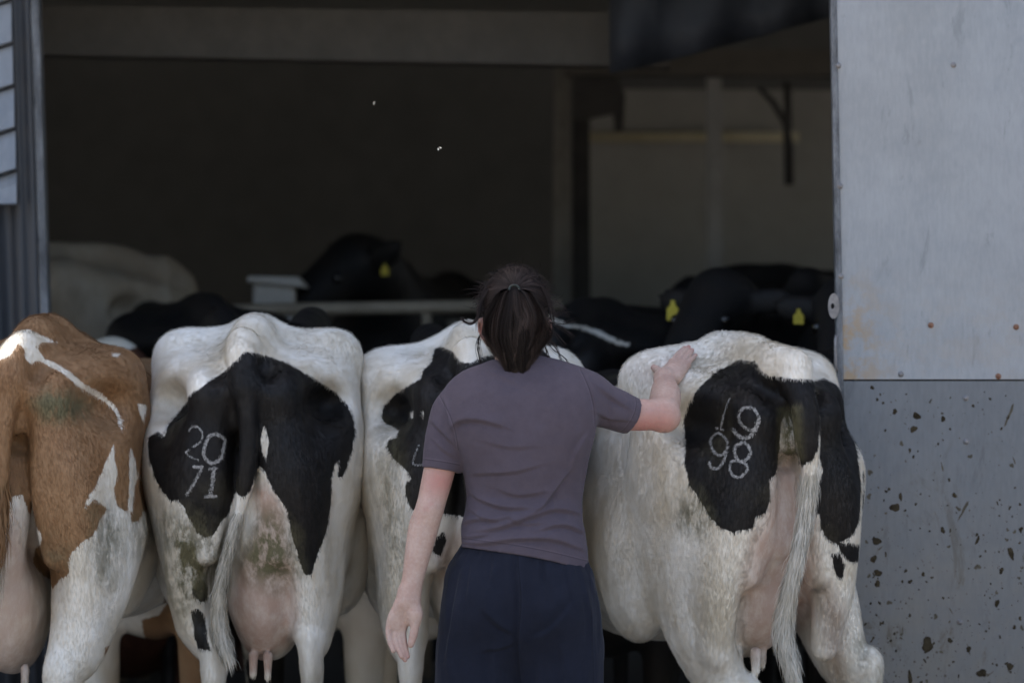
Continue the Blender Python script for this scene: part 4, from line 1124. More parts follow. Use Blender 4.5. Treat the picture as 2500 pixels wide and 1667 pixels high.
# ================================================================== person
from mathutils.bvhtree import BVHTree
def find_cow(txt): return [o for o in bpy.data.objects if o.parent is None and txt in str(o.get('label', ''))][0]
cow4 = find_cow('branded 19 98')
b4 = [c for c in cow4.children if c.name.startswith('body')][0]
mw = Matrix.Translation(cow4.location) @ cow4.rotation_euler.to_matrix().to_4x4()
nv = len(b4.data.vertices); co = np.empty(nv * 3, np.float32); b4.data.vertices.foreach_get('co', co); co = co.reshape(-1, 3)
M3 = np.array(mw)[:3]; cw = co @ M3[:, :3].T + M3[:, 3]
fi = np.empty(len(b4.data.polygons) * 4, np.int32); b4.data.polygons.foreach_get('vertices', fi)
bvh4 = BVHTree.FromPolygons([tuple(v) for v in cw], [tuple(f) for f in fi.reshape(-1, 4)])
def on_cow(sx, sy, off):
    """point on the cow's hip under a source pixel, lifted by off along its normal"""
    a = Vector((0, -CAM_D, CAM_Z)); d = (at(sx, sy, 1.0) - a).normalized()
    h = bvh4.ray_cast(a, d)
    n_ = h[1] if h[1].dot(d) < 0 else -h[1]
    return h[0] - d * min(off / max(-n_.dot(d), .1), off * 2.2)

def mat_skin():
    t = NT('skin')
    n1 = t.noise(14, 4, 0.6); n2 = t.noise(120, 3, 0.6); n3 = t.noise(500, 2)
    rd = t.val('red')
    c = t.mix(t.ramp(t.math('ADD', t.math('MULTIPLY', n1, .6), t.math('MULTIPLY', n2, .4)), 0.28, 0.70), (0.385, 0.238, 0.185), (0.485, 0.35, 0.285))
    c = t.mix(t.math('MULTIPLY', rd, t.ramp(n2, 0.3, 0.7, 0.7, 1.0)), c, (0.42, 0.155, 0.135))
    v = t.voro(38); fk = t.math('LESS_THAN', v.outputs['Distance'], 0.055)
    c = t.mix(t.math('MULTIPLY', fk, 0.5), c, (0.28, 0.16, 0.12))
    t.p.inputs['Subsurface Weight'].default_value = 0.12
    t.p.inputs['Subsurface Radius'].default_value = (0.012, 0.005, 0.003)
    t.p.inputs['Subsurface Scale'].default_value = 0.5
    return t.done(c, 0.52, 0, t.bump(t.math('ADD', n2, n3), 0.3, 0.003), 0.35)
M_skin = mat_skin()
def mat_cloth(name, a, b, wv=900, seams=()):
    t = NT(name)
    n1 = t.noise(4, 5, 0.65); n2 = t.noise(35, 4, 0.65); n3 = t.noise(wv, 2, 0.6)
    f = t.ramp(t.math('ADD', t.math('ADD', t.math('MULTIPLY', n1, .45), t.math('MULTIPLY', n2, .3)), t.math('MULTIPLY', n3, .25)), .34, .66)
    c = t.mix(f, a, b)
    lint = t.math('GREATER_THAN', t.noise(90, 4, 0.75), 0.735)
    c = t.mix(t.math('MULTIPLY', lint, 0.25), c, tuple(min(1, x * 2.4 + .03) for x in b))
    for sm in seams:
        d_ = t.math('ABSOLUTE', t.val(sm)); ln = t.ramp(d_, 0.0008, 0.0022, 0.38, 0.0)
        c = t.mix(ln, c, tuple(x * 0.30 for x in a))
        hl = t.ramp(t.math('ABSOLUTE', t.math('SUBTRACT', t.val(sm), 0.0032)), 0.0004, 0.0018, 0.22, 0.0)
        c = t.mix(hl, c, tuple(x * 2.0 for x in b))
    return t.done(c, 0.88, 0, t.bump(n3, 0.25, 0.0012, t.bump(n2, 0.30, 0.007)), 0.15, 0.05)
M_shirt = mat_cloth('mauve_cotton', (0.066, 0.053, 0.066), (0.086, 0.069, 0.084), 900, ('hem', 'cuff', 'armhole'))
M_shorts = mat_cloth('navy_cotton', (0.0075, 0.009, 0.0165), (0.0125, 0.0145, 0.025), 700, ('mid', 'side'))
M_boot = simple('dark_rubber', (0.012, 0.016, 0.013), (0.02, 0.026, 0.02), 10, 0.45)

person = tag(empty('person', (0.03, 0, 0)), 'person with a dark ponytail in mauve T-shirt and navy shorts, one hand on a cow', 'person')
PO = np.array((0.03, 0, 0))
def body_obj(name, S, mat, parent, sm=2, disp=None):
    V, F = S.mesh(sm)
    if disp is not None:
        N_ = normals(V, F); V = V + N_ * disp(V, N_)[:, None]
    me = mesh_np(name, V - PO, F)
    return link(name, me, parent, mat), V, F
P3 = lambda dx, dy, y: tuple(atd(dx, dy, y))
H1 = lambda x, y, d: tuple(at(900 + x / 6.535, 1400 + y / 6.535, d))
H2 = lambda x, y, off: tuple(on_cow(1480 + x / 5.227, 800 + y / 5.227, off))

# ---- body
S = SDF((-.42, -.26, -.01), (.56, .66, 1.72), .0042)
S.ell(P3(1182, 712, .035), (.072, .092, .098), .01)
S.ell(P3(1182, 760, .075), (.055, .065, .07), .05)                 # jaw
S.chain([P3(1182, 742, .12), P3(1182, 757, .147)], [.011, .014], .015)  # nose
S.chain([P3(1165, 783, .135), P3(1199, 783, .135)], [.006, .006], .008) # lips
S.ell(P3(1158, 728, .128), (.013, .012, .008), .004, op='sub'); S.ell(P3(1206, 728, .128), (.013, .012, .008), .004, op='sub')
for sx_ in (-1, 1):
    ex = 1182 + sx_ * 70
    S.ell(P3(ex, 757, .022), (.014, .026, .034), .008, rot=(0, sx_ * .25, sx_ * .5))
    S.ell(P3(ex + sx_ * 6, 759, .006), (.008, .012, .022), .006, op='sub', rot=(0, sx_ * .25, sx_ * .5))
    S.ell(P3(1182 + sx_ * 61, 783, .030), (.009, .013, .012), .01)
S.chain([P3(1182, 780, .03), P3(1187, 830, .015), P3(1190, 880, 0)], [.054, .053, .062], .03)
S.chain([P3(1200, 930, .0), P3(1207, 1000, .0), P3(1206, 1140, .0), P3(1203, 1280, .0), P3(1195, 1350, .0)], [.125, .15, .130, .145, .16], .03, sq=(1, .66, 1))
S.chain([P3(1042, 960, 0), P3(1130, 900, 0), P3(1190, 885, 0), P3(1260, 885, 0), P3(1335, 908, 0)], [.040, .045, .047, .045, .044], .04)
# legs
for s_, kx, fx in ((-1, 1105, 1100), (1, 1285, 1292)):
    S.chain([P3(kx, 1340, .0), P3(kx, 1520, .0), P3(fx, 1690, .01), P3(fx, 1800, -.01), P3(fx, 2000, .02)], [.085, .082, .058, .056, .04], .04, sq=(1, .95, 1))
    a_ = P3(fx, 2040, .02); S.chain([a_, (a_[0], .07, .05), (a_[0], .17, .035)], [.04, .04, .03], .03)
VF = [S.mesh(2)]
S = SDF((-.38, -.17, .58), (-.08, .08, 1.40), .0023)
S.chain([P3(1040, 960, 0), P3(1014, 1060, -.005), P3(988, 1165, -.02), P3(972, 1215, -.03), P3(950, 1320, -.05), P3(943, 1372, -.06)], [.040, .042, .037, .0395, .0295, .0255], .03, 7)
S.ell(P3(985, 1172, -.04), (.02, .02, .024), .03)
# left hand hanging, palm to the back
d0 = -.065
S.chain([H1(610, 330, -.058), H1(600, 480, d0)], [.025, .027], .02, sq=(1, .78, 1))
S.chain([H1(500, 520, d0), H1(400, 700, d0), H1(380, 830, d0)], [.016, .0165, .0135], .015, sq=(1, .9, 1))
S.chain([H1(560, 520, d0 + .004), H1(470, 760, d0 + .006), H1(450, 880, d0 + .004)], [.017, .0165, .0125], .012, sq=(1, .8, 1))
S.chain([H1(620, 520, d0 + .004), H1(545, 760, d0 + .006), H1(535, 900, d0 + .004)], [.017, .0165, .0125], .012, sq=(1, .8, 1))
S.chain([H1(690, 480, d0), H1(735, 640, d0 - .008), H1(725, 760, d0 - .008)], [.018, .022, .016], .012, sq=(1, .85, 1))
fing = [([(335, 760, .0), (318, 930, -.004), (345, 1090, -.012), (395, 1225, -.022)], .0084), ([(415, 830, .002), (420, 1000, -.004), (462, 1170, -.014), (528, 1320, -.024)], .0086), ([(485, 840, .004), (490, 1020, -.002), (530, 1200, -.012), (580, 1370, -.02)], .0088), ([(550, 830, .004), (555, 1000, .0), (585, 1170, -.008), (622, 1320, -.014)], .0082)]
for pts, r_ in fing:
    S.chain([H1(x, y, d0 + q) for x, y, q in pts], [r_ * 1.08, r_ * 1.0, r_ * .92, r_ * .78], .0015, 6)
S.chain([H1(735, 740, d0 - .010), H1(738, 860, d0 - .014), H1(712, 985, d0 - .018), H1(672, 1130, d0 - .022)], [.0135, .0115, .0112, .0085], .006, 6)
S.chain([H1(655, 540, d0 - .032), H1(560, 650, d0 - .028), H1(430, 770, d0 - .022)], [.003, .0045, .003], .008, op='sub')
S.half(P3(1100, 0, 0), (1, 0, 0))
VF.append(S.mesh(2))
w2 = np.array(on_cow(1480 + 745 / 5.227, 800 + 640 / 5.227, .034)); el = np.array(P3(1523, 952, w2[1] - .20))
S = SDF((.08, -.08, 1.12), (.56, .68, 1.50), .0023)
S.chain([P3(1335, 905, 0), P3(1430, 948, el[1] * .55), tuple(el)], [.048, .044, .040], .03, 7)
S.chain([tuple(el), tuple(el * .5 + w2 * .5 + np.array((.004, 0, .0))), tuple(el * .15 + w2 * .85), tuple(w2)], [.041, .0415, .029, .0255], .015, 7)
S.ell(tuple(el + np.array((.006, .0, -.012))), (.03, .03, .026), .03)
# right hand flat on the hip
S.chain([tuple(w2), H2(790, 590, .022), H2(850, 520, .016)], [.0255, .024, .022], .02, sq=(1, 1, .8))
S.chain([H2(800, 560, .016), H2(850, 440, .012)], [.015, .0115], .012)
S.chain([H2(840, 560, .017), H2(910, 440, .013)], [.016, .012], .012)
S.chain([H2(880, 590, .017), H2(970, 460, .013)], [.016, .0118], .012)
S.chain([H2(890, 640, .016), H2(1030, 470, .012)], [.017, .0112], .012)
for pts, r_ in (([(838, 455), (900, 350), (960, 290), (1000, 256)], .0070), ([(900, 450), (965, 355), (1020, 295), (1052, 246)], .0074), ([(962, 462), (1030, 375), (1075, 320), (1096, 288)], .0072), ([(1030, 470), (1085, 410), (1120, 375), (1142, 350)], .0066)):
    S.chain([H2(x, y, o_) for (x, y), o_ in zip(pts, (.011, .0125, .009, .006))], [r_ * 1.08, r_, r_ * .95, r_ * .82], .0015, 6)
S.chain([H2(745, 610, .018), H2(680, 560, .013), H2(640, 530, .011), H2(606, 508, .010)], [.014, .0125, .0108, .0085], .010, 6)
for x_, y_ in ((838, 452), (902, 446), (964, 458), (1028, 474)): S.ell(H2(x_, y_, .013), (.0085, .0085, .0085), .010)
for q in (([(860, 540), (850, 490), (840, 455)]), ([(880, 550), (893, 495), (902, 450)]), ([(905, 565), (938, 510), (962, 462)])): S.chain([H2(x_, y_, .0155) for x_, y_ in q], [.003, .006, .006], .010)
S.half(P3(1290, 0, 0), (-1, 0, 0))
VF.append(S.mesh(2))
V = np.concatenate([v for v, f in VF]); n0 = np.cumsum([0] + [len(v) for v, f in VF]); F = np.concatenate([f + n for (v, f), n in zip(VF, n0)])
o = link('body', mesh_np('body', V - PO, F), person, M_skin)

def gauss(c, r): return np.exp(-(((V - np.array(c)) ** 2).sum(1)) / (r * r))
red = .75 * gauss(P3(1012, 1105, -.04), .045) + .9 * gauss(P3(1480, 985, el[1] - .05), .06) + .45 * gauss(tuple(el + np.array((.01, -.03, -.02))), .03)
for x, y, q in ((395, 1225, d0), (530, 1320, d0), (590, 1370, d0), (622, 1320, d0), (690, 1060, d0)): red = red + .5 * gauss(H1(x, y, q), .018)
for x, y in ((1000, 256), (1055, 254), (1096, 288), (1142, 350), (606, 508)): red = red + .55 * gauss(H2(x, y, .005), .014)
for dx_, dy_ in ((982, 1166), (990, 1158), (976, 1170), (984, 1172)): red = red + .45 * gauss(P3(dx_, dy_, -.06), .006)
for sx_ in (-1, 1): red = red + .9 * gauss(P3(1182 + sx_ * 68, 757, .02), .03)
fattr(o.data, 'red', np.clip(red, 0, 1))
for ex in (1160, 1204):
    c = np.array(P3(ex, 728, .112)) - PO
    vs, fs = [], []
    for i in range(7):
        for j in range(10):
            a, b = math.pi * i / 6, 2 * math.pi * j / 10
            vs.append((c[0] + .011 * math.sin(a) * math.cos(b), c[1] + .011 * math.sin(a) * math.sin(b), c[2] + .011 * math.cos(a)))
    for i in range(6):
        for j in range(10): fs.append((i * 10 + j, i * 10 + (j + 1) % 10, (i + 1) * 10 + (j + 1) % 10, (i + 1) * 10 + j))
    bm = MB(); bm.add(vs, fs); bm.build('eye', M_eye, person, smooth=True)

# ---- T-shirt
def surf_y(S, x, z):
    """first surface met going away from the yard"""
    i = int(round((x - S.lo[0]) / S.h)); k = int(round((z - S.lo[2]) / S.h))
    col = S.f[min(max(i, 0), S.n[0] - 1), :, min(max(k, 0), S.n[2] - 1)]
    j = np.argmax(col < 0)
    if not (col < 0).any(): return None
    t = 0 if j == 0 else col[j - 1] / (col[j - 1] - col[j])
    return S.lo[1] + S.h * (j - 1 + t)
def fold(S, pts, r, out, op='add', k=.02):
    """ridge or furrow laid on the cloth; pts are crop points of the back"""
    Q = []
    for cx, cy in pts:
        v = C2(cx, cy, -.1)
        y = surf_y(S, v.x, v.z)
        if y is None: continue
        v = C2(cx, cy, y)
        Q.append((v.x, y + (r - out if op == 'add' else -(r - out)), v.z))
    if len(Q) < 2: return
    S.chain(Q, [r * .25] + [r] * (len(Q) - 2) + [r * .25] if len(Q) > 2 else r, k, 6, op)
S = SDF((-.34, -.22, .80), (.46, .34, 1.56), .0034)
S.chain([P3(1200, 905, .0), P3(1207, 960, -.005), P3(1208, 1020, -.008), P3(1206, 1080, 0), P3(1206, 1140, .005), P3(1203, 1200, 0), P3(1200, 1270, -.005), P3(1200, 1345, -.005)], [.10, .152, .168, .160, .153, .158, .172, .176], .03, sq=(1, .66, 1))
S.chain([P3(1040, 958, 0), P3(1075, 905, 0), P3(1135, 880, 0), P3(1190, 878, 0), P3(1255, 876, .0), P3(1305, 885, .0), P3(1345, 902, .01)], [.054, .056, .050, .046, .050, .054, .056], .05)
S.ell(P3(1120, 960, -.05), (.085, .06, .10), .06); S.ell(P3(1285, 955, -.045), (.085, .06, .10), .06)
S.chain([P3(1038, 952, 0), P3(1022, 1010, -.004), P3(1012, 1075, -.008), P3(1005, 1120, -.012)], [.053, .0525, .0495, .049], .022)
sd = np.array(P3(1450, 955, el[1] * .62)); s0 = np.array(P3(1340, 905, .01))
S.chain([tuple(s0), tuple(s0 * .5 + sd * .5 + np.array((0, 0, -.004))), tuple(sd), tuple(sd + (sd - s0) * .4)], [.056, .056, .050, .048], .03)
# folds: creases traced along the back of the cloth (crop points), height and width in metres
def creases(V, N, lines, cf=C2):
    D = np.zeros(len(V)); back = np.clip(-N[:, 1] * 1.6, 0, 1)
    for pts, amp, wd in lines:
        Q = catmull(np.array(pts, float), 8)
        P = np.array([(lambda v: (v.x, v.z))(cf(x, y, -.1)) for x, y in Q])
        L = np.concatenate([[0], np.cumsum(np.linalg.norm(np.diff(P, axis=0), axis=1))]); T = L[-1]
        best = np.full(len(V), 1e9); sg = np.zeros(len(V)); tt = np.zeros(len(V))
        for i in range(len(P) - 1):
            e = P[i + 1] - P[i]; l2 = max(e @ e, 1e-12)
            x, z = V[:, 0] - P[i, 0], V[:, 2] - P[i, 1]
            t = np.clip((x * e[0] + z * e[1]) / l2, 0, 1)
            dx, dz = x - t * e[0], z - t * e[1]
            d = dx * dx + dz * dz; m = d < best
            best = np.where(m, d, best); sg = np.where(m, np.sign(e[0] * dz - e[1] * dx), sg); tt = np.where(m, (L[i] + t * (L[i + 1] - L[i])) / T, tt)
        d = np.sqrt(best) * sg / wd
        tap = np.sin(np.pi * np.clip(tt, 0.02, .98)) ** .6
        prof = np.where(d > 0, np.exp(-(d / 1.5) ** 2) * np.clip(d * 3.2, 0, 1), -.55 * np.exp(-(d / .75) ** 2) * np.clip(-d * 3.2, 0, 1))
        D += amp * prof * tap * back
    return D
SHIRT = [([(545, 560), (530, 510), (560, 480), (640, 478), (740, 505)], .011, .016), ([(420, 470), (470, 520), (540, 590)], .006, .010), ([(590, 705), (690, 698), (790, 690), (900, 660)], .006, .016), ([(583, 775), (640, 812), (740, 842), (850, 842)], .009, .014), ([(850, 868), (905, 830), (955, 760), (1010, 690)], .010, .013),
         ([(590, 850), (650, 885), (700, 893), (760, 880)], .007, .011), ([(556, 912), (620, 893), (690, 897)], .008, .011), ([(600, 945), (720, 925), (850, 880), (960, 850), (1085, 880)], .010, .015), ([(538, 985), (640, 992), (800, 972), (950, 978), (1088, 1030)], .009, .014), ([(545, 962), (600, 965), (680, 950)], .006, .009),
         ([(880, 935), (980, 915), (1085, 955)], .008, .012), ([(1085, 520), (1030, 600), (1000, 690)], .006, .013), ([(1100, 600), (1075, 680), (1070, 760)], .006, .011), ([(700, 760), (800, 790), (930, 770)], .005, .015), ([(1062, 275), (1095, 345), (1115, 430), (1110, 500)], .004, .006), ([(480, 385), (500, 450), (530, 530), (548, 610)], .005, .006),
         ([(640, 560), (760, 590), (880, 585)], .004, .018), ([(1120, 330), (1180, 380), (1260, 430)], .006, .014), ([(1110, 440), (1180, 470), (1260, 480)], .007, .012), ([(440, 560), (480, 600), (540, 640)], .005, .012), ([(620, 270), (700, 290), (800, 330)], .004, .02), ([(740, 870), (800, 905), (900, 905)], .005, .011)]
SHORTS = [([(800, 1020), (788, 1110), (800, 1220), (795, 1400), (800, 1600)], .010, .014), ([(600, 1060), (590, 1130), (580, 1220)], .005, .010), ([(640, 1260), (710, 1330), (780, 1370)], .008, .018), ([(1010, 1240), (930, 1330), (850, 1375)], .008, .018), ([(1090, 1090), (1125, 1250), (1130, 1420)], .006, .014), ([(1060, 1150), (1090, 1300), (1085, 1500)], .006, .016), ([(540, 1130), (520, 1280), (490, 1470)], .007, .016), ([(690, 1390), (680, 1500), (690, 1600)], .007, .02), ([(960, 1400), (980, 1500), (975, 1620)], .007, .02), ([(900, 1040), (905, 1120), (890, 1200)], .005, .01), ([(990, 1050), (1000, 1120), (1020, 1220)], .005, .01), ([(690, 1030), (685, 1090), (670, 1160)], .005, .01), ([(640, 1440), (740, 1420), (790, 1400)], .006, .014)]
# cut at hem, cuffs and neck
def cut(p, n): S.half(p, np.array(n) / np.linalg.norm(n))
h0, h1 = np.array(P3(1047, 1256, 0)), np.array(P3(1355, 1311, 0))
X = (S.lo[0] + S.h * np.arange(S.n[0]))[:, None, None]; Y = (S.lo[1] + S.h * np.arange(S.n[1]))[None, :, None]; Z = (S.lo[2] + S.h * np.arange(S.n[2]))[None, None, :]
u = np.clip((X - h0[0]) / (h1[0] - h0[0]), -.2, 1.2)
hem = h0[2] + (h1[2] - h0[2]) * (.25 * u + .75 * np.maximum(u, 0) ** 2.2) + .02 * (Y + .11)
S.f = np.maximum(S.f, (hem - Z).astype(np.float32))
c0 = np.array(P3(1010, 1079, 0)); dn = np.array(P3(1005, 1120, -.012)) - np.array(P3(1018, 1040, -.006)); dn /= np.linalg.norm(dn)
side = ((X - P3(1058, 0, 0)[0]) < 0)
S.f = np.where(side, np.maximum(S.f, ((X - c0[0]) * dn[0] + (Y - c0[1]) * dn[1] + (Z - c0[2]) * dn[2])), S.f).astype(np.float32)
dr = (sd - s0) / np.linalg.norm(sd - s0)
S.f = np.where(X > P3(1395, 0, 0)[0], np.maximum(S.f, ((X - sd[0]) * dr[0] + (Y - sd[1]) * dr[1] + (Z - sd[2]) * dr[2])), S.f).astype(np.float32)
# sleeves are open: hollow round the arm near each cuff
S.chain([tuple(c0 + dn * .03), tuple(c0 - dn * .03)], [.0435, .0425], .0, op='sub'); S.chain([tuple(sd + dr * .03), tuple(sd - dr * .03)], [.0445, .044], .0, op='sub')
S.chain([P3(1185, 790, .02), P3(1188, 858, .012)], [.058, .062], .006, op='sub')
ring = [(1188 + 62 * math.cos(a), 862 - 12 * math.sin(a) * 0 - 14 * (1 if math.sin(a) > 0 else 0) * math.sin(a) + (6 if math.sin(a) < 0 else 0), .010 + .066 * math.sin(a)) for a in np.linspace(0, 2 * math.pi, 25)]
S.chain([P3(*q) for q in ring], .0065, .006, 2)
wr = lambda V: .0035 * (smooth_noise(V, 16, 7) - .5) + .0022 * (smooth_noise(V, 38, 8) - .5)
shirt, V, F = body_obj('t_shirt', S, M_shirt, person, 2, lambda V, N: wr(V) + creases(V, N, SHIRT))
u = np.clip((V[:, 0] - h0[0]) / (h1[0] - h0[0]), -.2, 1.2)
sl = V[:, 0] < P3(1058, 0, 0)[0]; sr = V[:, 0] > P3(1390, 0, 0)[0]
hd_ = V[:, 2] - (h0[2] + (h1[2] - h0[2]) * (.25 * u + .75 * np.maximum(u, 0) ** 2.2) + .02 * (V[:, 1] + .11)) - .024
fattr(shirt.data, 'hem', np.where(sl & (V[:, 2] > 1.1), .1, hd_))
fattr(shirt.data, 'cuff', np.where(sl, -((V - c0) @ dn) - .020, np.where(sr, -((V - sd) @ dr) - .020, .1)))
def linedist(V, pts):
    a_, b_ = [np.array((lambda v: (v.x, v.z))(C2(x, y, -.1))) for x, y in pts]
    e = (b_ - a_) / np.linalg.norm(b_ - a_); q = V[:, [0, 2]] - a_
    t_ = q @ e; d_ = q @ np.array((e[1], -e[0])) + .010 * np.sin(np.clip(t_ / np.linalg.norm(b_ - a_), 0, 1) * np.pi)
    return np.where((V[:, 1] < 0.02) & (t_ > -.01) & (t_ < np.linalg.norm(b_ - a_)), d_, .1)
dl, dr_ = linedist(V, [(468, 372), (545, 600)]), linedist(V, [(1058, 262), (1118, 500)])
fattr(shirt.data, 'armhole', np.where(V[:, 0] < .03, dl, dr_))

# ---- shorts
S = SDF((-.27, -.25, .36), (.32, .24, 1.00), .0045)
S.chain([P3(1198, 1240, .0), P3(1196, 1290, .0), P3(1194, 1350, -.0), P3(1192, 1400, 0)], [.148, .160, .180, .175], .03, sq=(1, .70, 1))
for s_, xs in ((-1, (1112, 1100, 1095, 1092)), (1, (1278, 1288, 1290, 1292))):
    S.ell(P3(xs[0], 1400, -.045), (.092, .088, .11), .05)
    S.chain([P3(xs[0], 1350, -.0), P3(xs[1], 1480, -.0), P3(xs[2], 1580, 0), P3(xs[3], 1690, 0)], [.098, .112, .112, .112], .035, sq=(1, .92, 1))
    S.half(P3(0, 1700, 0), (0, 0, -1))
shorts, V, F = body_obj('shorts', S, M_shorts, person, 2, lambda V, N: .006 * (smooth_noise(V, 13, 3) - .5) + .004 * (smooth_noise(V * np.array((1.6, 1.6, .35)), 40, 5) - .5) + creases(V, N, SHORTS) + .006 * np.clip((V[:, 2] - .82) / .1, 0, 1) * (smooth_noise(V * np.array((1, 1, .08)), 75, 6) - .5))

xm = lambda Z_: P3(1193, 0, 0)[0] + .004 * np.sin(Z_ * 25)
fattr(shorts.data, 'mid', np.where((V[:, 1] < 0), V[:, 0] - xm(V[:, 2]), .1))
fattr(shorts.data, 'side', np.where(V[:, 1] < .06, V[:, 0] - (P3(1352, 0, 0)[0] + (.96 - V[:, 2]) * .035), .1))

# ---- rubber boots (below the frame)
for fx in (1100, 1292):
    S = SDF((-.25, -.2, -.01), (.32, .32, .42), .009)
    a_ = P3(fx, 1830, -.005)
    S.chain([(a_[0], 0, .36), (a_[0], .0, .2), (a_[0], .01, .07)], [.07, .06, .055], .03)
    S.chain([(a_[0], .0, .05), (a_[0], .19, .045)], [.055, .05], .03)
    S.half((0, 0, 0), (0, 0, -1)); S.half((0, 0, .36), (0, 0, 1))
    body_obj('boot', S, M_boot, person, 2)

# ---- hair
def mat_hair():
    t = NT('dark_brown_hair')
    rd = t.val('rnd'); n = t.noise(40, 3)
    c = t.mix(t.ramp(rd, .3, 1.0), (0.0085, 0.0056, 0.0048), (0.045, 0.031, 0.026))
    c = t.mix(t.math('MULTIPLY', t.ramp(rd, .90, 1.0), .5), c, (0.085, 0.066, 0.058))
    return t.done(c, 0.6, 0, None, 0.12)
M_hair = mat_hair()
hc_ = np.array(P3(1183, 702, .035)); hr_ = np.array((.083, .105, .096))
S = SDF(hc_ - .16, hc_ + .16, .005)
S.ell(hc_, hr_, .01)
S.chain([P3(1150, 775, -.01), P3(1186, 800, -.03), P3(1215, 775, -.01)], [.04, .042, .04], .03)
S.half(P3(1182, 700, .085), (0, .92, -.38))
for sx_ in (-1, 1): S.ell(P3(1183 + sx_ * 72, 768, .035), (.03, .06, .034), .01, op='sub')
hair, V, F = body_obj('hair', S, M_hair, person, 2)
fattr(hair.data, 'rnd', .25 * np.ones(len(V)))
rng = np.random.default_rng(9)
def ribbons(name, parent, P, Nn, wid, rnd):
    """hair ribbons: P (n,m,3) paths, Nn normals, wid width at the root"""
    n, m, _ = P.shape
    T = np.gradient(P, axis=1); T /= np.maximum(np.linalg.norm(T, axis=2, keepdims=True), 1e-9)
    sd_ = np.cross(T, Nn); sd_ /= np.maximum(np.linalg.norm(sd_, axis=2, keepdims=True), 1e-9)
    w_ = np.broadcast_to(np.asarray(wid).reshape(-1, 1, 1), (n, 1, 1)) * (1 - .8 * np.linspace(0, 1, m) ** 3)[None, :, None]
    V = np.stack([P - sd_ * w_ / 2, P + sd_ * w_ / 2], 2).reshape(-1, 3)
    base = (np.arange(n) * m * 2)[:, None, None] + (np.arange(m - 1) * 2)[None, :, None]
    F = (base + np.array([0, 1, 3, 2])[None, None, :]).reshape(-1, 4)
    me = mesh_np(name, V - PO, F)
    fattr(me, 'rnd', np.repeat(rnd, m * 2))
    NN = np.repeat(Nn / np.maximum(np.linalg.norm(Nn, axis=2, keepdims=True), 1e-9), 2, axis=1).reshape(-1, 3)
    me.normals_split_custom_set_from_vertices(NN.astype(np.float32))
    return link(name, me, parent, M_hair)
knot = np.array(P3(1181, 664, -.068))
ku = (knot - hc_) / hr_; ku /= np.linalg.norm(ku)
n, m = 8000, 14
u = rng.normal(0, 1, (n * 4, 3)); u /= np.linalg.norm(u, axis=1)[:, None]
ok = (u[:, 1] < .72) & (u[:, 2] > -.50 - .3 * (u[:, 1] < -.2)) & ~((np.abs(u[:, 0]) > .75) & (u[:, 2] < -.22))
u = u[ok][:n]; n = len(u)
clump = smooth_noise(u, 7, 2)
t = np.linspace(0, 1, m)[None, :, None]
om = np.arccos(np.clip((u * ku).sum(1), -1, 1))[:, None, None]
sl = (np.sin((1 - t) * om) * u[:, None, :] + np.sin(t * om) * ku[None, None, :]) / np.maximum(np.sin(om), 1e-4)
sl /= np.linalg.norm(sl, axis=2, keepdims=True)
lift = 1.02 + .085 * (clump[:, None, None] ** 2) * np.sin(np.pi * t) + .06 * rng.random((n, 1, 1)) ** 2.5
sl = sl + .012 * np.sin(t * 5 + clump[:, None, None] * 20) * rng.normal(0, 1, (n, 1, 3))
P = hc_ + sl * hr_ * lift
ribbons('hair_strand_layer', hair, P, sl / hr_ , .0016 + .001 * rng.random(n), np.clip(.75 * clump + .35 * rng.random(n) - .1, 0, 1))
# ponytail: tousled locks falling from the tie
nl, per, m = 64, 120, 22
n = nl * per
la = rng.random(nl) * 2 * math.pi; lr = np.sqrt(rng.random(nl))
lx, ly = lr * np.cos(la), lr * np.sin(la)
lid = np.repeat(np.arange(nl), per)
oa = rng.random(n) * 2 * math.pi; orr = np.sqrt(rng.random(n)) * .30
cx, cy = lx[lid] + orr * np.cos(oa), ly[lid] + orr * np.sin(oa)
t = np.linspace(0, 1, m)[None, :]
ph, am, fr = rng.random(nl) * 6.28, .4 + rng.random(nl), 4.5 + 4 * rng.random(nl)
lend = 870 - 34 * rng.random(nl) ** 1.2 - 34 * lx ** 2 - 14 * (rng.random(nl) < .25)
endpx = lend[lid] + rng.normal(0, 3.5, n)
tip = np.array([P3(1186, e, -.075) for e in endpx])
ccx = lx[lid][:, None] + (cx - lx[lid])[:, None] * (1 - .6 * t ** 1.5); ccy = ly[lid][:, None] + (cy - ly[lid])[:, None] * (1 - .6 * t ** 1.5)
wx = .011 + .067 * np.sin(np.pi * np.clip(t * .66 + .05, 0, 1)) ** .95 - .034 * np.clip((t - .62) * 2.6, 0, 1)
wave = (am[lid] * .0085)[:, None] * np.sin(t * fr[lid][:, None] + ph[lid][:, None]) * np.clip(t * 2, 0, 1)
X = knot[0] + (tip[:, :1] - knot[0]) * t + ccx * wx + wave + .003 * rng.normal(0, 1, (n, 1)) * t
Y = knot[1] + .012 - .050 * np.sin(np.pi * np.clip(t * 1.15, 0, 1) * .9) ** .8 + ccy * .030 * np.sin(np.pi * np.clip(.15 + t * .8, 0, 1)) + .010 * t + .6 * (am[lid] * .0085)[:, None] * np.cos(t * fr[lid][:, None] * 1.1 + ph[lid][:, None]) * t
Z = knot[2] + .007 * np.sin(np.pi * np.clip(t * 4, 0, 1)) + (tip[:, 2:] - knot[2]) * t ** 1.05
P = np.stack([X, Y, Z], 2)
Nn = np.stack([ccx * .9 + 2.2 * (cx - lx[lid])[:, None], -0.8 + 0 * X, .25 - .5 * t + 0 * X], 2)
lb = rng.random(nl)
ribbons('ponytail', hair, P, Nn, .0013 + .0008 * rng.random(n), np.clip(.15 + .65 * lb[lid] + .35 * (rng.random(n) - .4), 0, 1))
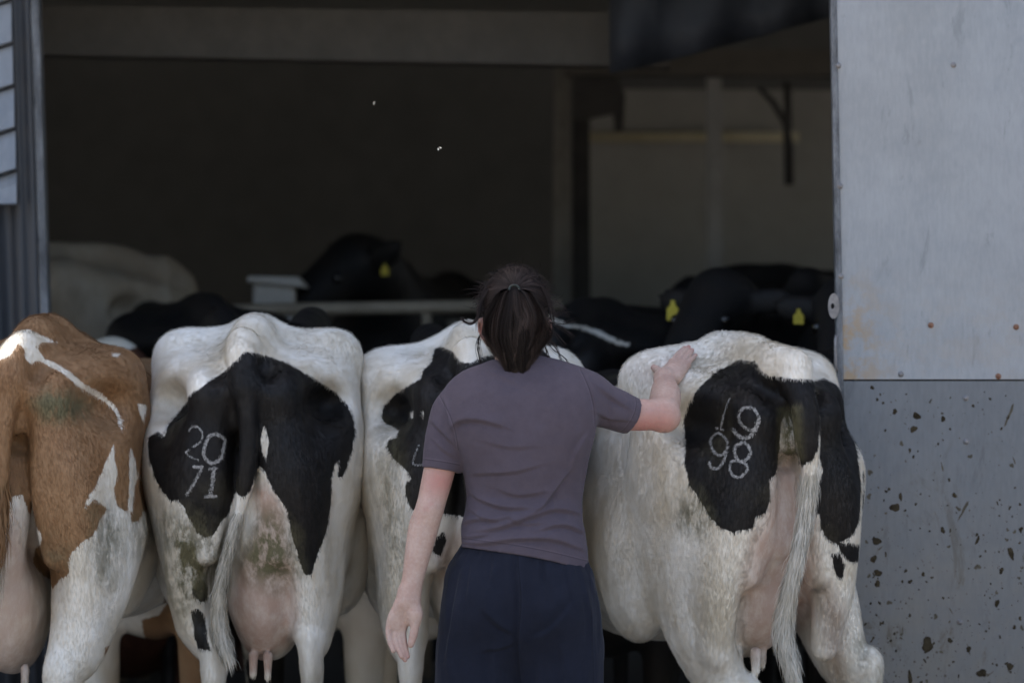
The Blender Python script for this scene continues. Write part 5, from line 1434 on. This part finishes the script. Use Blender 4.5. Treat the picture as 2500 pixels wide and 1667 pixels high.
bm = MB(); bm.tube([tuple(knot - PO + np.array((.013 * math.cos(q), -.004 + .010 * math.sin(q) * .5, .010 * math.sin(q)))) for q in np.linspace(0, 2 * math.pi, 17)], .0035, 8)
bm.build('hair_tie', M_boot, hair, smooth=True)
# loose wisps
W = []
def wisp(pts, y, n=1, jit=.004):
    Q = catmull(np.array([P3(*q, y) for q in pts]), 6)
    for _ in range(n):
        k = np.linspace(0, len(Q) - 1.001, 20); i = k.astype(int); f = (k - i)[:, None]
        q = Q[i] * (1 - f) + Q[i + 1] * f
        W.append(q + rng.normal(0, jit, 3) * np.linspace(.3, 1, 20)[:, None] + rng.normal(0, jit * .4, 3) * np.sin(np.linspace(0, 6, 20))[:, None])
wisp([(1120, 665), (1102, 700), (1098, 728), (1084, 743), (1066, 738), (1060, 728)], -.03, 34, .003)
wisp([(1225, 640), (1255, 675), (1268, 710), (1272, 740)], -.02, 30, .006)
wisp([(1130, 640), (1112, 672), (1102, 720), (1100, 760)], -.02, 20, .005)
for pts in ([(1103, 770), (1098, 800), (1104, 830), (1114, 850)], [(1104, 768), (1099, 790), (1108, 835), (1118, 858)], [(1250, 770), (1278, 800), (1292, 830), (1312, 836)], [(1252, 775), (1268, 800), (1300, 826), (1302, 850), (1285, 880)], [(1250, 790), (1258, 820), (1254, 850)],
            [(1262, 730), (1290, 742), (1320, 735)], [(1262, 740), (1300, 760), (1318, 775)], [(1258, 690), (1285, 700), (1300, 715)], [(1150, 622), (1170, 612), (1200, 615)], [(1250, 760), (1275, 770), (1300, 800)], [(1255, 735), (1285, 720), (1310, 722)]):
    wisp(pts, -.01, 7, .005)
for _ in range(420):
    a = rng.uniform(-.2, math.pi + .2); r0 = 1.0
    x0, y0 = 1183 + 76 * math.cos(a), 705 - 84 * math.sin(a)
    x1, y1 = x0 + rng.normal(6 * math.cos(a), 9), y0 - rng.normal(4, 7); x2_, y2_ = x1 + rng.normal(4 * math.cos(a), 12), y1 + rng.normal(3, 10)
    wisp([(x0 - 14 * math.cos(a), y0 + 14 * math.sin(a)), (x0, y0), (x1, y1), (x2_, y2_)], rng.uniform(-.03, .06), 1, .002)
W = np.array(W)
ribbons('flyaway_hair', hair, W, np.broadcast_to(np.array((0, -1.0, .2)), W.shape), .0010, .35 + .5 * rng.random(len(W)))

# ------------------------------------------------------------------ flies in the air
M_wing_sunlit = simple('fly_wing_sunlit', (0.62, 0.55, 0.42), (0.78, 0.72, 0.58), 50, 0.4)  # sunlight on the flies is put into this pale wing colour
M_fly = simple('fly_body', (0.05, 0.04, 0.03), (0.10, 0.08, 0.06), 50, 0.6)
def fly(dx, dy, y, s, ang, label, group=None, name='fly'):
    c = atd(dx, dy, y)
    r_ = tag(empty(name, c), label, 'fly', group)
    S = SDF((-.012, -.012, -.012), (.012, .012, .012), .0011)
    S.ell((0, 0, -.002), (.0022, .0022, .0042), .001); S.ell((0, 0, .0022), (.0022, .0022, .0024), .001); S.ell((0, 0, .0048), (.0017, .0017, .0015), .0008)
    V, F = S.mesh(1); ca, sa = math.cos(ang), math.sin(ang)
    rot = lambda V: np.stack([V[:, 0] * ca - V[:, 2] * sa, V[:, 1], V[:, 0] * sa + V[:, 2] * ca], 1) * s
    link('body', mesh_np('body', rot(V), F), r_, M_fly)
    for sx_ in (-1, 1):
        q = np.array([(0, 0, .003), (sx_ * .003, -.001, .0035), (sx_ * .0075, -.002, -.001), (sx_ * .006, -.002, -.0045), (sx_ * .002, -.001, -.002)])
        q = np.vstack([q, q + np.array((0, .0002, 0))])
        bm = MB(); bm.add([tuple(v) for v in rot(q)], [(0, 1, 2, 3, 4), (9, 8, 7, 6, 5)] + [(i, i + 5, (i + 1) % 5 + 5, (i + 1) % 5) for i in range(5)])
        bm.build('wing', M_wing_sunlit, r_)
fly(1009, 341, .5, .85, .6, 'fly with wings painted sun-bright hovering above and left of the ponytail')
fly(859, 237, 1.2, .55, 1.2, 'smaller fly with wings painted sun-bright hovering high in the dark opening')
